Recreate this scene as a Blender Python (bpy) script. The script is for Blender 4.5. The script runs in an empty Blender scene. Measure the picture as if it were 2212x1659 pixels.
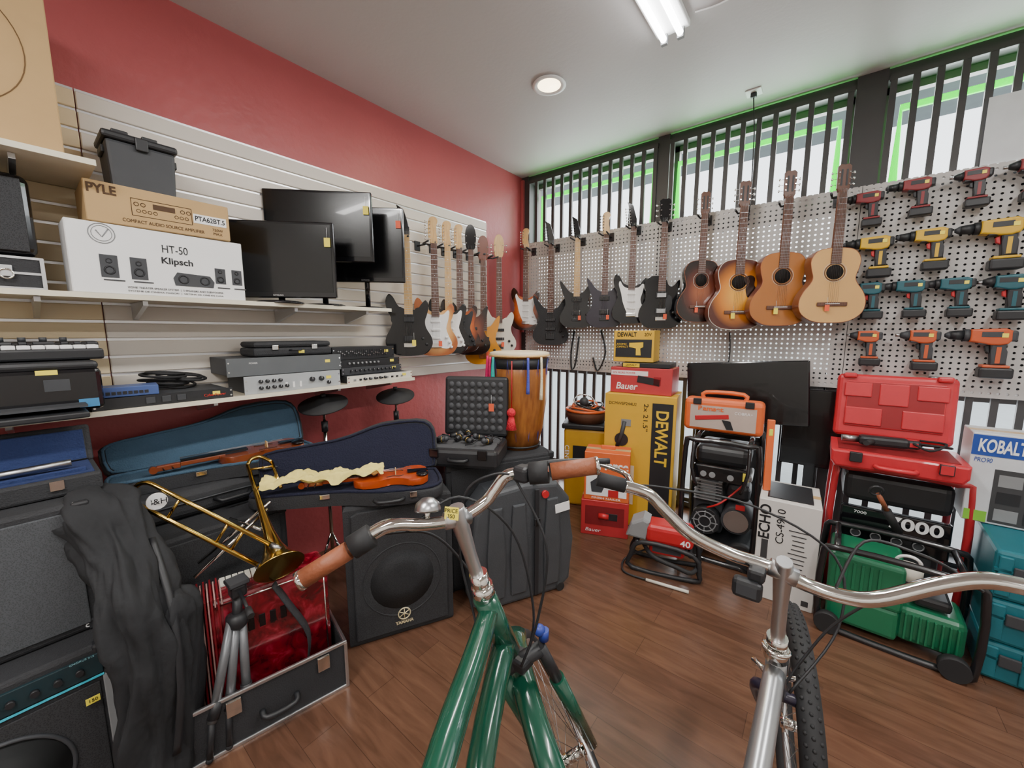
import bpy, bmesh, math, random
from mathutils import Vector, Matrix, Euler, noise
random.seed(4)
D=math.radians
COL=bpy.context.scene.collection
# ---------------------------------------------------------------- materials
def lin(h):
    h=h.lstrip('#'); r=[int(h[i:i+2],16)/255 for i in (0,2,4)]
    return tuple([(c/12.92 if c<=.04045 else ((c+.055)/1.055)**2.4) for c in r]+[1])
MC={}
def mat(h,rough=.5,metal=0,var=.12,scale=12,bump=0,bscale=60,emit=0,coat=0,trans=0,name=None):
    key=(h,rough,metal,var,scale,bump,bscale,emit,coat,trans)
    if key in MC: return MC[key]
    m=bpy.data.materials.new(name or 'paint_'+h.strip('#')); m.use_nodes=True; nt=m.node_tree; b=nt.nodes['Principled BSDF']
    c=lin(h); N=nt.nodes.new; L=nt.links.new
    tc=N('ShaderNodeTexCoord'); nz=N('ShaderNodeTexNoise'); nz.inputs['Scale'].default_value=scale; nz.inputs['Detail'].default_value=4
    L(tc.outputs['Object'],nz.inputs['Vector'])
    mx=N('ShaderNodeMix'); mx.data_type='RGBA'; L(nz.outputs['Fac'],mx.inputs[0])
    mx.inputs[6].default_value=tuple([x*(1-var) for x in c[:3]]+[1]); mx.inputs[7].default_value=tuple([min(1,x*(1+var)) for x in c[:3]]+[1])
    L(mx.outputs[2],b.inputs['Base Color']); b.inputs['Roughness'].default_value=rough; b.inputs['Metallic'].default_value=metal
    b.inputs['Coat Weight'].default_value=coat
    if trans: b.inputs['Transmission Weight'].default_value=trans
    if emit: b.inputs['Emission Color'].default_value=c; b.inputs['Emission Strength'].default_value=emit
    if bump:
        n2=N('ShaderNodeTexNoise'); n2.inputs['Scale'].default_value=bscale; n2.inputs['Detail'].default_value=3; L(tc.outputs['Object'],n2.inputs['Vector'])
        bp=N('ShaderNodeBump'); bp.inputs['Strength'].default_value=bump; bp.inputs['Distance'].default_value=.01; L(n2.outputs['Fac'],bp.inputs['Height']); L(bp.outputs[0],b.inputs['Normal'])
    MC[key]=m; return m
def burst(name,cols,pos,rough=.18):
    m=bpy.data.materials.new(name); m.use_nodes=True; nt=m.node_tree; b=nt.nodes['Principled BSDF']; N=nt.nodes.new; L=nt.links.new
    tc=N('ShaderNodeTexCoord'); mp=N('ShaderNodeMapping'); mp.inputs['Location'].default_value=(-1,0,-1); mp.inputs['Scale'].default_value=(2,0,2)
    L(tc.outputs['Generated'],mp.inputs[0]); ln=N('ShaderNodeVectorMath'); ln.operation='LENGTH'; L(mp.outputs[0],ln.inputs[0])
    r=N('ShaderNodeValToRGB'); e=r.color_ramp.elements
    while len(e)<len(cols): e.new(.5)
    for i,(c,p) in enumerate(zip(cols,pos)): e[i].position=p; e[i].color=lin(c)
    L(ln.outputs['Value'],r.inputs[0]); L(r.outputs[0],b.inputs['Base Color']); b.inputs['Roughness'].default_value=rough; b.inputs['Coat Weight'].default_value=.5
    return m
def wood(name,c1,c2,scale=(1,14,1),rough=.35):
    m=bpy.data.materials.new(name); m.use_nodes=True; nt=m.node_tree; b=nt.nodes['Principled BSDF']; N=nt.nodes.new; L=nt.links.new
    tc=N('ShaderNodeTexCoord'); mp=N('ShaderNodeMapping'); mp.inputs['Scale'].default_value=scale; L(tc.outputs['Object'],mp.inputs[0])
    nz=N('ShaderNodeTexNoise'); nz.inputs['Scale'].default_value=6; nz.inputs['Detail'].default_value=6; L(mp.outputs[0],nz.inputs['Vector'])
    r=N('ShaderNodeValToRGB'); r.color_ramp.elements[0].position=.3; r.color_ramp.elements[1].position=.7; r.color_ramp.elements[0].color=lin(c1); r.color_ramp.elements[1].color=lin(c2)
    L(nz.outputs['Fac'],r.inputs[0]); L(r.outputs[0],b.inputs['Base Color']); b.inputs['Roughness'].default_value=rough
    return m
def floor_mat():
    m=bpy.data.materials.new('floor_planks'); m.use_nodes=True; nt=m.node_tree; b=nt.nodes['Principled BSDF']; N=nt.nodes.new; L=nt.links.new
    tc=N('ShaderNodeTexCoord'); br=N('ShaderNodeTexBrick'); br.inputs['Color1'].default_value=lin('#6d4f3e'); br.inputs['Color2'].default_value=lin('#604436'); br.inputs['Mortar'].default_value=lin('#4a3429')
    br.inputs['Scale'].default_value=1; br.inputs['Mortar Size'].default_value=.0010; br.inputs['Brick Width'].default_value=1.2; br.inputs['Row Height'].default_value=.125; br.offset=.37
    L(tc.outputs['Object'],br.inputs['Vector'])
    mp=N('ShaderNodeMapping'); mp.inputs['Scale'].default_value=(2,12,1); L(tc.outputs['Object'],mp.inputs[0])
    nz=N('ShaderNodeTexNoise'); nz.inputs['Scale'].default_value=2.2; nz.inputs['Detail'].default_value=8; nz.inputs['Distortion'].default_value=.8; L(mp.outputs[0],nz.inputs['Vector'])
    r=N('ShaderNodeValToRGB'); r.color_ramp.elements[0].position=.28; r.color_ramp.elements[1].position=.74; r.color_ramp.elements[0].color=(.66,.62,.58,1); r.color_ramp.elements[1].color=(1.15,1.12,1.08,1)
    L(nz.outputs['Fac'],r.inputs[0]); mx=N('ShaderNodeMix'); mx.data_type='RGBA'; mx.blend_type='MULTIPLY'; mx.inputs[0].default_value=1
    L(br.outputs['Color'],mx.inputs[6]); L(r.outputs[0],mx.inputs[7]); L(mx.outputs[2],b.inputs['Base Color'])
    b.inputs['Roughness'].default_value=.24
    bp=N('ShaderNodeBump'); bp.inputs['Strength'].default_value=.1; bp.inputs['Distance'].default_value=.004; L(nz.outputs['Fac'],bp.inputs['Height']); L(bp.outputs[0],b.inputs['Normal'])
    return m
def peg_mat():
    m=bpy.data.materials.new('pegboard_white'); m.use_nodes=True; nt=m.node_tree; b=nt.nodes['Principled BSDF']; N=nt.nodes.new; L=nt.links.new
    b.inputs['Base Color'].default_value=lin('#bab7b4'); b.inputs['Roughness'].default_value=.45
    tc=N('ShaderNodeTexCoord'); mp=N('ShaderNodeMapping'); s=1/.032; mp.inputs['Scale'].default_value=(s,0,s); L(tc.outputs['Object'],mp.inputs[0])
    fr=N('ShaderNodeVectorMath'); fr.operation='FRACTION'; L(mp.outputs[0],fr.inputs[0])
    sb=N('ShaderNodeVectorMath'); sb.operation='SUBTRACT'; sb.inputs[1].default_value=(.5,0,.5); L(fr.outputs[0],sb.inputs[0])
    ln=N('ShaderNodeVectorMath'); ln.operation='LENGTH'; L(sb.outputs[0],ln.inputs[0])
    lt=N('ShaderNodeMath'); lt.operation='GREATER_THAN'; lt.inputs[1].default_value=.2; L(ln.outputs['Value'],lt.inputs[0])
    L(lt.outputs[0],b.inputs['Alpha']); return m
def pearl_mat():
    m=bpy.data.materials.new('red_pearloid'); m.use_nodes=True; nt=m.node_tree; b=nt.nodes['Principled BSDF']; N=nt.nodes.new; L=nt.links.new
    tc=N('ShaderNodeTexCoord'); nz=N('ShaderNodeTexNoise'); nz.inputs['Scale'].default_value=13; nz.inputs['Distortion'].default_value=1.0; nz.inputs['Detail'].default_value=5; L(tc.outputs['Object'],nz.inputs['Vector'])
    r=N('ShaderNodeValToRGB'); e=r.color_ramp.elements; e.new(.5); e[0].position=.38; e[0].color=lin('#48040f'); e[1].position=.54; e[1].color=lin('#74091a'); e[2].position=.76; e[2].color=lin('#b03448')
    L(nz.outputs['Fac'],r.inputs[0]); L(r.outputs[0],b.inputs['Base Color']); b.inputs['Roughness'].default_value=.22; b.inputs['Coat Weight'].default_value=1; b.inputs['Coat Roughness'].default_value=.04; return m
def mesh_mat(name,c1,c2,sc):
    m=bpy.data.materials.new(name); m.use_nodes=True; nt=m.node_tree; b=nt.nodes['Principled BSDF']; N=nt.nodes.new; L=nt.links.new
    tc=N('ShaderNodeTexCoord'); v=N('ShaderNodeTexVoronoi'); v.inputs['Scale'].default_value=sc; L(tc.outputs['Object'],v.inputs['Vector'])
    r=N('ShaderNodeValToRGB'); r.color_ramp.elements[0].color=lin(c1); r.color_ramp.elements[1].color=lin(c2); r.color_ramp.elements[1].position=.6
    L(v.outputs['Distance'],r.inputs[0]); L(r.outputs[0],b.inputs['Base Color']); b.inputs['Roughness'].default_value=.8; return m
BLK=mat('#242528',.45); BLKG=mat('#121215',.12,coat=.3); BLKM=mat('#2b2c2f',.75,bump=.3,bscale=200); RUB=mat('#222224',.7); DGR=mat('#3b3d41',.55); GRY=mat('#86888a',.4)
CHR=mat('#e6e4e0',.08,1,var=.03); STL=mat('#b4b4b6',.3,1,var=.05); ALU=mat('#cfd0d2',.35,1,var=.05); WHT=mat('#eeeeee',.5,var=.03); OFF=mat('#d8d4c8',.5,var=.05)
GLD=mat('#d6b45e',.16,1,var=.05); YEL=mat('#e4bc28',.45,var=.05); YTAG=mat('#f2e04c',.5,var=.03); OTAG=mat('#ea5f3a',.5,var=.03); RED=mat('#bc262c',.38,var=.08); ORG=mat('#dd6834',.42,var=.06); TEAL=mat('#1b6874',.45,var=.08)
CARD=mat('#bd9c6c',.8,bump=.05,bscale=40,var=.06); SCREEN=mat('#08080a',.22,coat=.15,var=.02); BRN=mat('#8f5236',.5,bump=.2,bscale=90); ROSE=wood('rosewood','#4c3226','#6b4636',(30,30,3),.5); MAPLE=wood('maple','#c69a5c','#dcb87c',(20,20,2),.35)
MESHB=mesh_mat('speaker_mesh','#0c0c0d','#333437',260); MESHG=mesh_mat('grille_cloth','#303336','#4c4f53',300); PEG=peg_mat(); PEARL=pearl_mat()
# ---------------------------------------------------------------- mesh builder
def catmull(pts,n=4,closed=True):
    P=[Vector(p) for p in pts]; o=[]; k=len(P); R=range(k) if closed else range(k-1)
    for i in R:
        g=(lambda j:P[j%k]) if closed else (lambda j:P[max(0,min(k-1,j))])
        a,b,c,d=g(i-1),g(i),g(i+1),g(i+2)
        for s in range(n):
            t=s/n; o.append(.5*((2*b)+(c-a)*t+(2*a-5*b+4*c-d)*t*t+(3*b-a-3*c+d)*t**3))
    if not closed: o.append(P[-1])
    return o
def E(r): return Euler([D(a) for a in r]).to_matrix().to_4x4()
SPLIT={'latch','rail','cooling_fin','metal_corner_trim','foot','raised_rib','batten','lamp_holder','end_cap','head_slot','rack_screw','support_wheel','label_sticker','edge_band','fader_slot','button','grip_end_cap','printed_bar','side_peg','edge_rail','slide_brace','band','handle'}
class M:
    def __init__(s): s.bm=bmesh.new(); s.ms=[]; s.T=Matrix()
    def at(s,loc=(0,0,0),rot=(0,0,0)): s.T=Matrix.Translation(loc)@E(rot); return s
    def mi(s,m):
        if m not in s.ms: s.ms.append(m)
        return s.ms.index(m)
    def fin(s,fs,m,smooth=False):
        i=s.mi(m)
        for f in fs: f.material_index=i; f.smooth=smooth and len(f.verts)<=4
    def box(s,c,d,m,bev=0,rot=(0,0,0),seg=2,taper=1):
        r=bmesh.ops.create_cube(s.bm,size=1)['verts']
        if taper!=1:
            for v in r:
                if v.co.z>0: v.co.x*=taper; v.co.y*=taper
        bmesh.ops.transform(s.bm,verts=r,matrix=s.T@Matrix.Translation(c)@E(rot)@Matrix.Diagonal((d[0],d[1],d[2],1)))
        fs={f for v in r for f in v.link_faces}; s.fin(fs,m)
        if bev: bmesh.ops.bevel(s.bm,geom=list({e for v in r for e in v.link_edges}),offset=min(bev,min(d)*.45),segments=seg,affect='EDGES',profile=.5,clamp_overlap=True)
        return s
    def cyl(s,a,b,r,m,r2=None,seg=16):
        a=Vector(a);b=Vector(b);d=b-a; q=d.to_track_quat('Z','Y').to_matrix().to_4x4()
        r=bmesh.ops.create_cone(s.bm,cap_ends=True,segments=seg,radius1=r,radius2=(r if r2 is None else r2),depth=d.length,matrix=s.T@Matrix.Translation((a+b)/2)@q)['verts']
        s.fin({f for v in r for f in v.link_faces},m,True); return s
    def sph(s,c,r,m,seg=16,rot=(0,0,0)):
        if not hasattr(r,'__len__'): r=(r,r,r)
        v=bmesh.ops.create_uvsphere(s.bm,u_segments=seg,v_segments=max(6,seg//2),radius=1,matrix=s.T@Matrix.Translation(c)@E(rot)@Matrix.Diagonal((*r,1)))['verts']
        s.fin({f for x in v for f in x.link_faces},m,True); return s
    def tube(s,pts,r,m,seg=8,closed=False,sm=0,flat=1,fold=0):
        pts=catmull(pts,sm,closed) if sm else [Vector(p) for p in pts]
        n=len(pts)
        def rr(i):
            if not hasattr(r,'__len__'): return r
            u=i*(len(r)-1)/max(1,n-1); k=min(len(r)-2,int(u)); return r[k]+(r[k+1]-r[k])*(u-k)
        rings=[]; up=None
        for i,p in enumerate(pts):
            if closed: t=(pts[(i+1)%n]-pts[i-1])
            else: t=pts[min(n-1,i+1)]-pts[max(0,i-1)]
            t.normalize()
            if up is None:
                up=Vector((0,0,1)) if abs(t.z)<.9 else Vector((1,0,0))
            up=(up-t*up.dot(t)).normalized(); sd=t.cross(up); R=rr(i); ring=[]
            for k in range(seg):
                a=2*math.pi*k/seg; f=1
                if fold:
                    ca,sa=math.cos(a),math.sin(a); cr=1-abs(noise.noise(Vector((ca*4.5+i*.05,sa*4.5,i*.16))))*2
                    f=1+fold*(noise.noise(Vector((ca*2.2,sa*2.2,i*.09)))*1.5+.30*cr+.25*noise.noise(Vector((ca*9,sa*9,i*.3))))
                ring.append(s.bm.verts.new(s.T@(p+(up*math.cos(a)*flat+sd*math.sin(a))*R*f)))
            rings.append(ring)
        fs=[]
        for i in range(n if closed else n-1):
            A=rings[i];B=rings[(i+1)%n]
            for k in range(seg): fs.append(s.bm.faces.new((A[k],A[(k+1)%seg],B[(k+1)%seg],B[k])))
        i=s.mi(m)
        if not closed: fs.append(s.bm.faces.new(rings[0])); fs.append(s.bm.faces.new(rings[-1][::-1]))
        for f in fs: f.material_index=i; f.smooth=True
        if not closed: fs[-1].smooth=fs[-2].smooth=False
        return s
    def prism(s,poly,y0,y1,m,bev=0,axis='y',sm=0,seg=2):
        poly=[(p[0],p[1]) for p in (catmull([(a,b,0) for a,b in poly],sm) if sm else poly)]
        f=(lambda a,b,y:(a,y,b)) if axis=='y' else ((lambda a,b,y:(a,b,y)) if axis=='z' else (lambda a,b,y:(y,a,b)))
        A=[s.bm.verts.new(s.T@Vector(f(a,b,y0))) for a,b in poly]; B=[s.bm.verts.new(s.T@Vector(f(a,b,y1))) for a,b in poly]; n=len(A)
        fa=s.bm.faces.new(A); fb=s.bm.faces.new(B[::-1]); sd=[s.bm.faces.new((A[(i+1)%n],A[i],B[i],B[(i+1)%n])) for i in range(n)]
        s.fin([fa,fb],m); s.fin(sd,m,sm>0)
        if bev:
            es=list(fa.edges)+list(fb.edges); bmesh.ops.bevel(s.bm,geom=es,offset=bev,segments=seg,affect='EDGES',profile=.5,clamp_overlap=True)
        return s
    def lathe(s,prof,m,c=(0,0,0),rot=(0,0,0),seg=28):
        T=s.T@Matrix.Translation(c)@E(rot); R=[]
        for r,h in prof: R.append([s.bm.verts.new(T@Vector((r*math.cos(2*math.pi*k/seg),r*math.sin(2*math.pi*k/seg),h))) for k in range(seg)])
        fs=[]
        for i in range(len(R)-1):
            for k in range(seg): fs.append(s.bm.faces.new((R[i][k],R[i][(k+1)%seg],R[i+1][(k+1)%seg],R[i+1][k])))
        s.fin(fs,m,True); cp=[]
        if prof[0][0]>1e-5: cp.append(s.bm.faces.new(R[0][::-1]))
        if prof[-1][0]>1e-5: cp.append(s.bm.faces.new(R[-1]))
        s.fin(cp,m); return s
    def torus(s,c,n,R,r,m,seg=40,rs=8,a0=0,a1=360):
        q=Vector(n).to_track_quat('Z','Y'); full=(a1-a0)>=360
        pts=[Vector(c)+q@Vector((R*math.cos(D(a0+(a1-a0)*k/seg)),R*math.sin(D(a0+(a1-a0)*k/seg)),0)) for k in range(seg if full else seg+1)]
        return s.tube(pts,r,m,rs,closed=full)
    def to(s,par,name,label=None,loc=(0,0,0),rot=(0,0,0)):
        bmesh.ops.recalc_face_normals(s.bm,faces=s.bm.faces)
        if name in SPLIT:
            s.bm.verts.ensure_lookup_table(); seen=set(); comps=[]
            for v in s.bm.verts:
                if v in seen: continue
                st=[v]; seen.add(v); c=[]
                while st:
                    x=st.pop(); c.append(x)
                    for e in x.link_edges:
                        y=e.other_vert(x)
                        if y not in seen: seen.add(y); st.append(y)
                comps.append(c)
            if len(comps)>1:
                o=None
                for c in comps:
                    idx={v:i for i,v in enumerate(c)}; fs={f for v in c for f in v.link_faces}; me=bpy.data.meshes.new(name)
                    me.from_pydata([v.co[:] for v in c],[],[[idx[v] for v in f.verts] for f in fs])
                    for m in s.ms: me.materials.append(m)
                    for p,f in zip(me.polygons,fs): p.material_index=f.material_index; p.use_smooth=f.smooth
                    o=bpy.data.objects.new(name,me); COL.objects.link(o); o.location=loc; o.rotation_euler=[D(a) for a in rot]; o.parent=par
                    if label: o['label']=label
                s.bm.free(); return o
        me=bpy.data.meshes.new(name); s.bm.to_mesh(me); s.bm.free()
        for m in s.ms: me.materials.append(m)
        o=bpy.data.objects.new(name,me); COL.objects.link(o); o.location=loc; o.rotation_euler=[D(a) for a in rot]
        if par is not None: o.parent=par
        if label: o['label']=label
        return o
def T(name,label,cat,loc=(0,0,0),rz=0,group=None,rot=None):
    o=bpy.data.objects.new(name,None); o.empty_display_size=.05; COL.objects.link(o); o.location=loc; o.rotation_euler=[D(a) for a in (rot or (0,0,rz))]
    o['label']=label; o['category']=cat
    if group: o['group']=group
    return o
def S(o,name=None):
    o['kind']='structure'; return o
def txt(par,s,loc,size,m,w=None,rot=(90,0,0),al='CENTER',bold=0,name='lettering',shear=0,h=None):
    cu=bpy.data.curves.new('t','FONT'); cu.body=s; cu.size=size; cu.align_x=al; cu.align_y='CENTER'; cu.offset=bold; cu.shear=shear; cu.extrude=.0004
    ob=bpy.data.objects.new('t',cu); COL.objects.link(ob); dg=bpy.context.evaluated_depsgraph_get(); me=bpy.data.meshes.new_from_object(ob.evaluated_get(dg)); bpy.data.objects.remove(ob)
    me.materials.clear(); me.materials.append(m); me.name=name
    if w and len(me.vertices):
        xs=[v.co.x for v in me.vertices]; k=w/(max(xs)-min(xs))
        for v in me.vertices: v.co.x*=k
    if h and len(me.vertices):
        ys=[v.co.y for v in me.vertices]; k=h/(max(ys)-min(ys)); mid=(max(ys)+min(ys))/2
        for v in me.vertices: v.co.y=(v.co.y-mid)*k
    o=bpy.data.objects.new(name,me); COL.objects.link(o); o.location=loc; o.rotation_euler=[D(a) for a in rot]; o.parent=par; return o
def dup(o,loc=None,rz=None,par=None,label=None):
    n=o.copy(); COL.objects.link(n)
    if par is not None: n.parent=par; n.matrix_parent_inverse=Matrix()
    if loc is not None: n.location=loc
    if rz is not None: n.rotation_euler=(o.rotation_euler[0],o.rotation_euler[1],D(rz))
    if label: n['label']=label
    for c in o.children: dup(c,par=n)
    return n
def tag(par,loc,m=YTAG,w=.03,h=.045,rot=(0,0,0)):
    a=M().box((0,0,-h/2),(w,.002,h),m).tube([(0,0,0),(0,0,.05)],.0008,WHT,4); a.to(par,'price_tag',loc=loc,rot=rot)
# ---------------------------------------------------------------- room
H=2.98; X1=5.0; Y1=-5.6
def sbox(name,a,b,m):
    c=[(a[i]+b[i])/2 for i in range(3)]; d=[b[i]-a[i] for i in range(3)]
    return S(M().box(c,d,m).to(None,name))
RW=mat('#ad5254',.42,var=.08,scale=3,bump=.3,bscale=24); WW=mat('#d9d6d0',.7,var=.04,bump=.15,bscale=40); CE=mat('#c4c1bf',.6,var=.03,scale=2,bump=.07,bscale=45)
sbox('floor',(-.2,Y1-.2,-.1),(X1+.2,.2,0),floor_mat())
sbox('ceiling',(-.2,Y1-.2,H),(X1+.2,.2,H+.12),CE)
sbox('wall_left',(-.2,Y1-.2,0),(0,.2,H),RW)
sbox('wall_right',(X1,Y1-.2,0),(X1+.2,.2,H),WW)
sbox('wall_rear',(0,Y1-.2,0),(X1,Y1,H),WW)
FRM=mat('#3c3a3a',.5); FR2=mat('#6a6562',.5)
def winwall():
    m=M()
    m.box((X1/2,.1,2.95),(X1,.2,.06),FRM).box((X1/2,.1,.04),(X1,.2,.08),FRM).box((X1/2,.1,1.12),(X1,.16,.07),FRM).box((X1/2,.12,2.26),(X1,.12,.06),FRM)
    for x,w in ((.04,.08),(1.40,.09),(2.615,.14),(4.2,.12)): m.box((x,.08,H/2),(w,.2,H),FRM)
    return m.to(None,'wall_window')
S(winwall())
S(M().box((.02,-.02,2.2),(.03,.05,1.5),RW).to(None,'trim_1'))
for i,(a,b) in enumerate(((.08,1.355),(1.445,2.545),(2.685,4.14))):
    for j,(z0,z1) in enumerate(((2.29,2.92),(.08,1.085))):
        m=M(); c=(a+b)/2; w=b-a
        for zz in (z0+.02,z1-.02): m.box((c,.13,zz),(w,.05,.04),FR2)
        for xx in (a+.02,b-.02): m.box((xx,.13,(z0+z1)/2),(.04,.05,z1-z0),FR2)
        S(m.to(None,'window_%d'%(i*2+j+1)))
sbox('trim_2',(-1,.25,2.99),(6,.95,3.12),mat('#8f969b',.7))
sbox('trim_3',(-8,.25,-.1),(12,12,-.02),mat('#b4b2ad',.8))
bd=T('street_building','pale concrete building across the street','building',(0,11,-.02)); M().box((0,.5,1.9),(16,1,3.8),mat('#d4d4d0',.8)).to(bd,'facade')
def grille(x0,x1,z0,z1,lab):
    g=T('security_grille',lab,'window bars',((x0+x1)/2,-.025,z0),group='window security bars'); w=x1-x0; h=z1-z0
    M().box((0,0,h-.015),(w,.022,.03),FRM).to(g,'rail'); M().box((0,0,.02),(w,.022,.03),FRM).to(g,'rail')
    n=round(w/.1); b=M().box((0,0,h/2),(.03,.02,h),FRM).to(g,'bar'); b.location=(-w/2+.02,0,0)
    for i in range(1,n+1):
        c=b.copy(); COL.objects.link(c); c.parent=g; c.location=(-w/2+.02+(w-.04)*i/n,0,0)
for a,b in ((.07,1.36),(1.45,2.54),(2.69,4.15)):
    grille(a,b,2.18,2.93,'dark steel security bars over the upper window'); grille(a,b,.02,1.2,'dark steel security bars over the lower window')
NEO=mat('#00e81c',.4,emit=2.6,var=0,name='neon_green')
for a,b in ((.2,1.3),(1.5,2.48),(2.76,4.1)):
    t=T('neon_tube','glowing green neon tube framing the window','neon light',((a+b)/2,.06,2.3)); w=(b-a)/2
    M().tube([(-w,0,.05),(-w,0,.47),(w,0,.47),(w,0,.05)],.022,NEO,8).to(t,'tube','glowing green tube')
    M().box((-w,.0,.035),(.02,.03,.05),BLK).box((w,.0,.035),(.02,.03,.05),BLK).to(t,'end_cap')
for a,b in ((.08,1.40),(1.403,2.62),(2.623,3.84)):
    p=T('pegboard_panel','white perforated pegboard panel mounted over the window','pegboard',((a+b)/2,-.055,1.10))
    M().box((0,0,.61),(b-a,.006,1.24),PEG).to(p,'board')
    M().box((0,.012,.02),(b-a,.018,.03),WHT).box((0,.012,1.21),(b-a,.018,.03),WHT).to(p,'batten')
bp=T('light_blocking_board','added dark board blocking window light behind tool pegboard','board',(3.24,-.036,1.13)); M().box((0,0,.58),(1.18,.005,1.13),mat('#5b5d60',.8)).to(bp,'panel')  # panel added to stop window light so the holes here stay dark
SLAT=mat('#d6cec3',.42,var=.05,scale=4); SLT2=mat('#dcc8a2',.45,var=.05,scale=4); GRV=mat('#e2e2e4',.3,.7,var=.04)
for a,b,sm in ((-4.4,-3.102,SLT2),(-3.098,-.58,SLAT)):
    s=T('slatwall_panel','beige slatwall panel with metal groove inserts','slatwall',(.001,(a+b)/2,1.11)); w=b-a
    m=M(); g=M()
    for i in range(17):
        z=i*.0785; m.box((.011,0,z+.0335),(.022,w,.067),sm,.003,seg=1); g.box((.007,0,z+.0725),(.012,w,.012),GRV)
    m.to(s,'slat'); g.to(s,'groove_insert')
# ---------------------------------------------------------------- ceiling fixtures
f=T('fluorescent_fixture','white ceiling fluorescent fixture with two lit tubes','ceiling light',(1.79,-1.74,H))
TUBE=mat('#ffffff',.4,emit=14,var=0,name='lit_tube')
M().box((0,0,-.015),(.16,1.24,.03),WHT,.006).to(f,'housing')
for sx in (-.04,.04):
    M().cyl((sx,-.6,-.055),(sx,.6,-.055),.015,TUBE,seg=12).to(f,'tube','glowing white tube')
M().box((-.04,.605,-.05),(.03,.02,.05),GRY).box((.04,.605,-.05),(.03,.02,.05),GRY).box((-.04,-.605,-.05),(.03,.02,.05),GRY).box((.04,-.605,-.05),(.03,.02,.05),GRY).to(f,'lamp_holder')
fill_f2=dup(f,(3.6,-1.9,H)); fill_f3=dup(f,(1.79,-4.2,H)); fill_f4=dup(f,(3.6,-4.2,H))  # copies added out of view, only to fill the room with light
d=T('recessed_downlight','round recessed ceiling downlight, glowing warm','ceiling light',(1.04,-1.12,H))
M().lathe([(.10,-.001),(.105,-.008),(.085,-.012),(.07,-.004)],WHT).to(d,'trim_ring'); M().lathe([(.072,-.006),(.0,-.0075)],mat('#ffe9bd',.4,emit=7,var=0)).to(d,'lens')
o=T('ceiling_cable','thin white cable clipped along the ceiling','cable',(1.9,-1.16,H)); M().tube([(0,0,-.003),(.1,.02,-.004),(.22,.0,-.004),(.5,-.06,-.003)],.004,WHT,6,sm=4).to(o,'cord')
o=T('ceiling_outlet','white ceiling power outlet with black plug','outlet',(2.03,-.24,H)); M().box((0,0,-.004),(.09,.09,.008),WHT,.003).to(o,'plate'); M().box((0,0,-.02),(.035,.03,.03),BLK,.006).to(o,'plug')
M().tube([(0,0,-.03),(.0,.06,-.12),(0,.12,-.2),(0,.16,-.45),(0,.165,-.7)],.004,BLK,6,sm=5).to(o,'cord')
def area(loc,sx,sy,e,col,rot=(0,0,0)):
    l=bpy.data.lights.new('lamp','AREA'); l.shape='RECTANGLE'; l.size=sx; l.size_y=sy; l.energy=e; l.color=col
    o=bpy.data.objects.new('lamp_light',l); COL.objects.link(o); o.location=loc; o.rotation_euler=[D(a) for a in rot]; return o
for x,y,e in ((1.79,-1.74,28),(3.6,-1.9,31),(1.79,-4.2,44),(3.6,-4.2,40)): area((x,y,H-.075),.12,1.2,e,(1,.97,.93))  # first lights the visible fixture, the others are fill at the added copies
area((1.04,-1.12,H-.02),.12,.12,7,(1,.85,.6))
area((2.2,.22,2.6),4,.6,85,(.93,.97,1),(-90,0,0)); area((2.2,.22,.6),4,.9,60,(.93,.97,1),(-90,0,0))
for x,w in ((.75,1.1),(2.0,1.0),(3.4,1.3)): area((x,-.005,2.80),w,.03,1.5,(.05,1,.12),(-150,0,0))
w=bpy.data.worlds.new('world'); bpy.context.scene.world=w; w.use_nodes=True; nt=w.node_tree; bg=nt.nodes['Background']
tc=nt.nodes.new('ShaderNodeTexCoord'); sp=nt.nodes.new('ShaderNodeSeparateXYZ'); rp=nt.nodes.new('ShaderNodeValToRGB'); nt.links.new(tc.outputs['Generated'],sp.inputs[0]); nt.links.new(sp.outputs['Z'],rp.inputs[0]); nt.links.new(rp.outputs[0],bg.inputs[0])
rp.color_ramp.elements[0].color=(1,1,1,1); rp.color_ramp.elements[1].color=(.7,.85,1,1); rp.color_ramp.elements[1].position=.9; bg.inputs[1].default_value=3.4
# ---------------------------------------------------------------- shelves
SH=mat('#d4c9b2',.45,var=.06)
def shelf(lab,dep,y0,y1,z,brk):
    s=T('wall_shelf',lab,'shelf',(.022,(y0+y1)/2,z)); w=y1-y0
    M().box((dep/2,0,.009),(dep,w,.018),SH,.002).to(s,'board'); M().box((dep+.002,0,.009),(.005,w,.02),mat('#e4ddc8',.4)).to(s,'edge_trim')
    for b in brk: M().prism([(0,-.002),(dep*.85,-.002),(dep*.85,-.02),(.02,-.075),(0,-.075)],-.008,.008,ALU).to(s,'bracket',loc=(0,b-(y0+y1)/2,0))
    return s
shelf('cream laminate upper wall shelf',.40,-4.3,-3.11,2.04,(-3.3,-3.9)); shelf('cream laminate shelf holding boxes and monitors',.31,-4.3,-1.84,1.58,(-3.29,-3.0,-2.4,-1.98)); shelf('cream laminate shelf holding audio gear',.34,-4.3,-1.70,1.13,(-3.4,-2.8,-2.2,-1.85))
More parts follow.
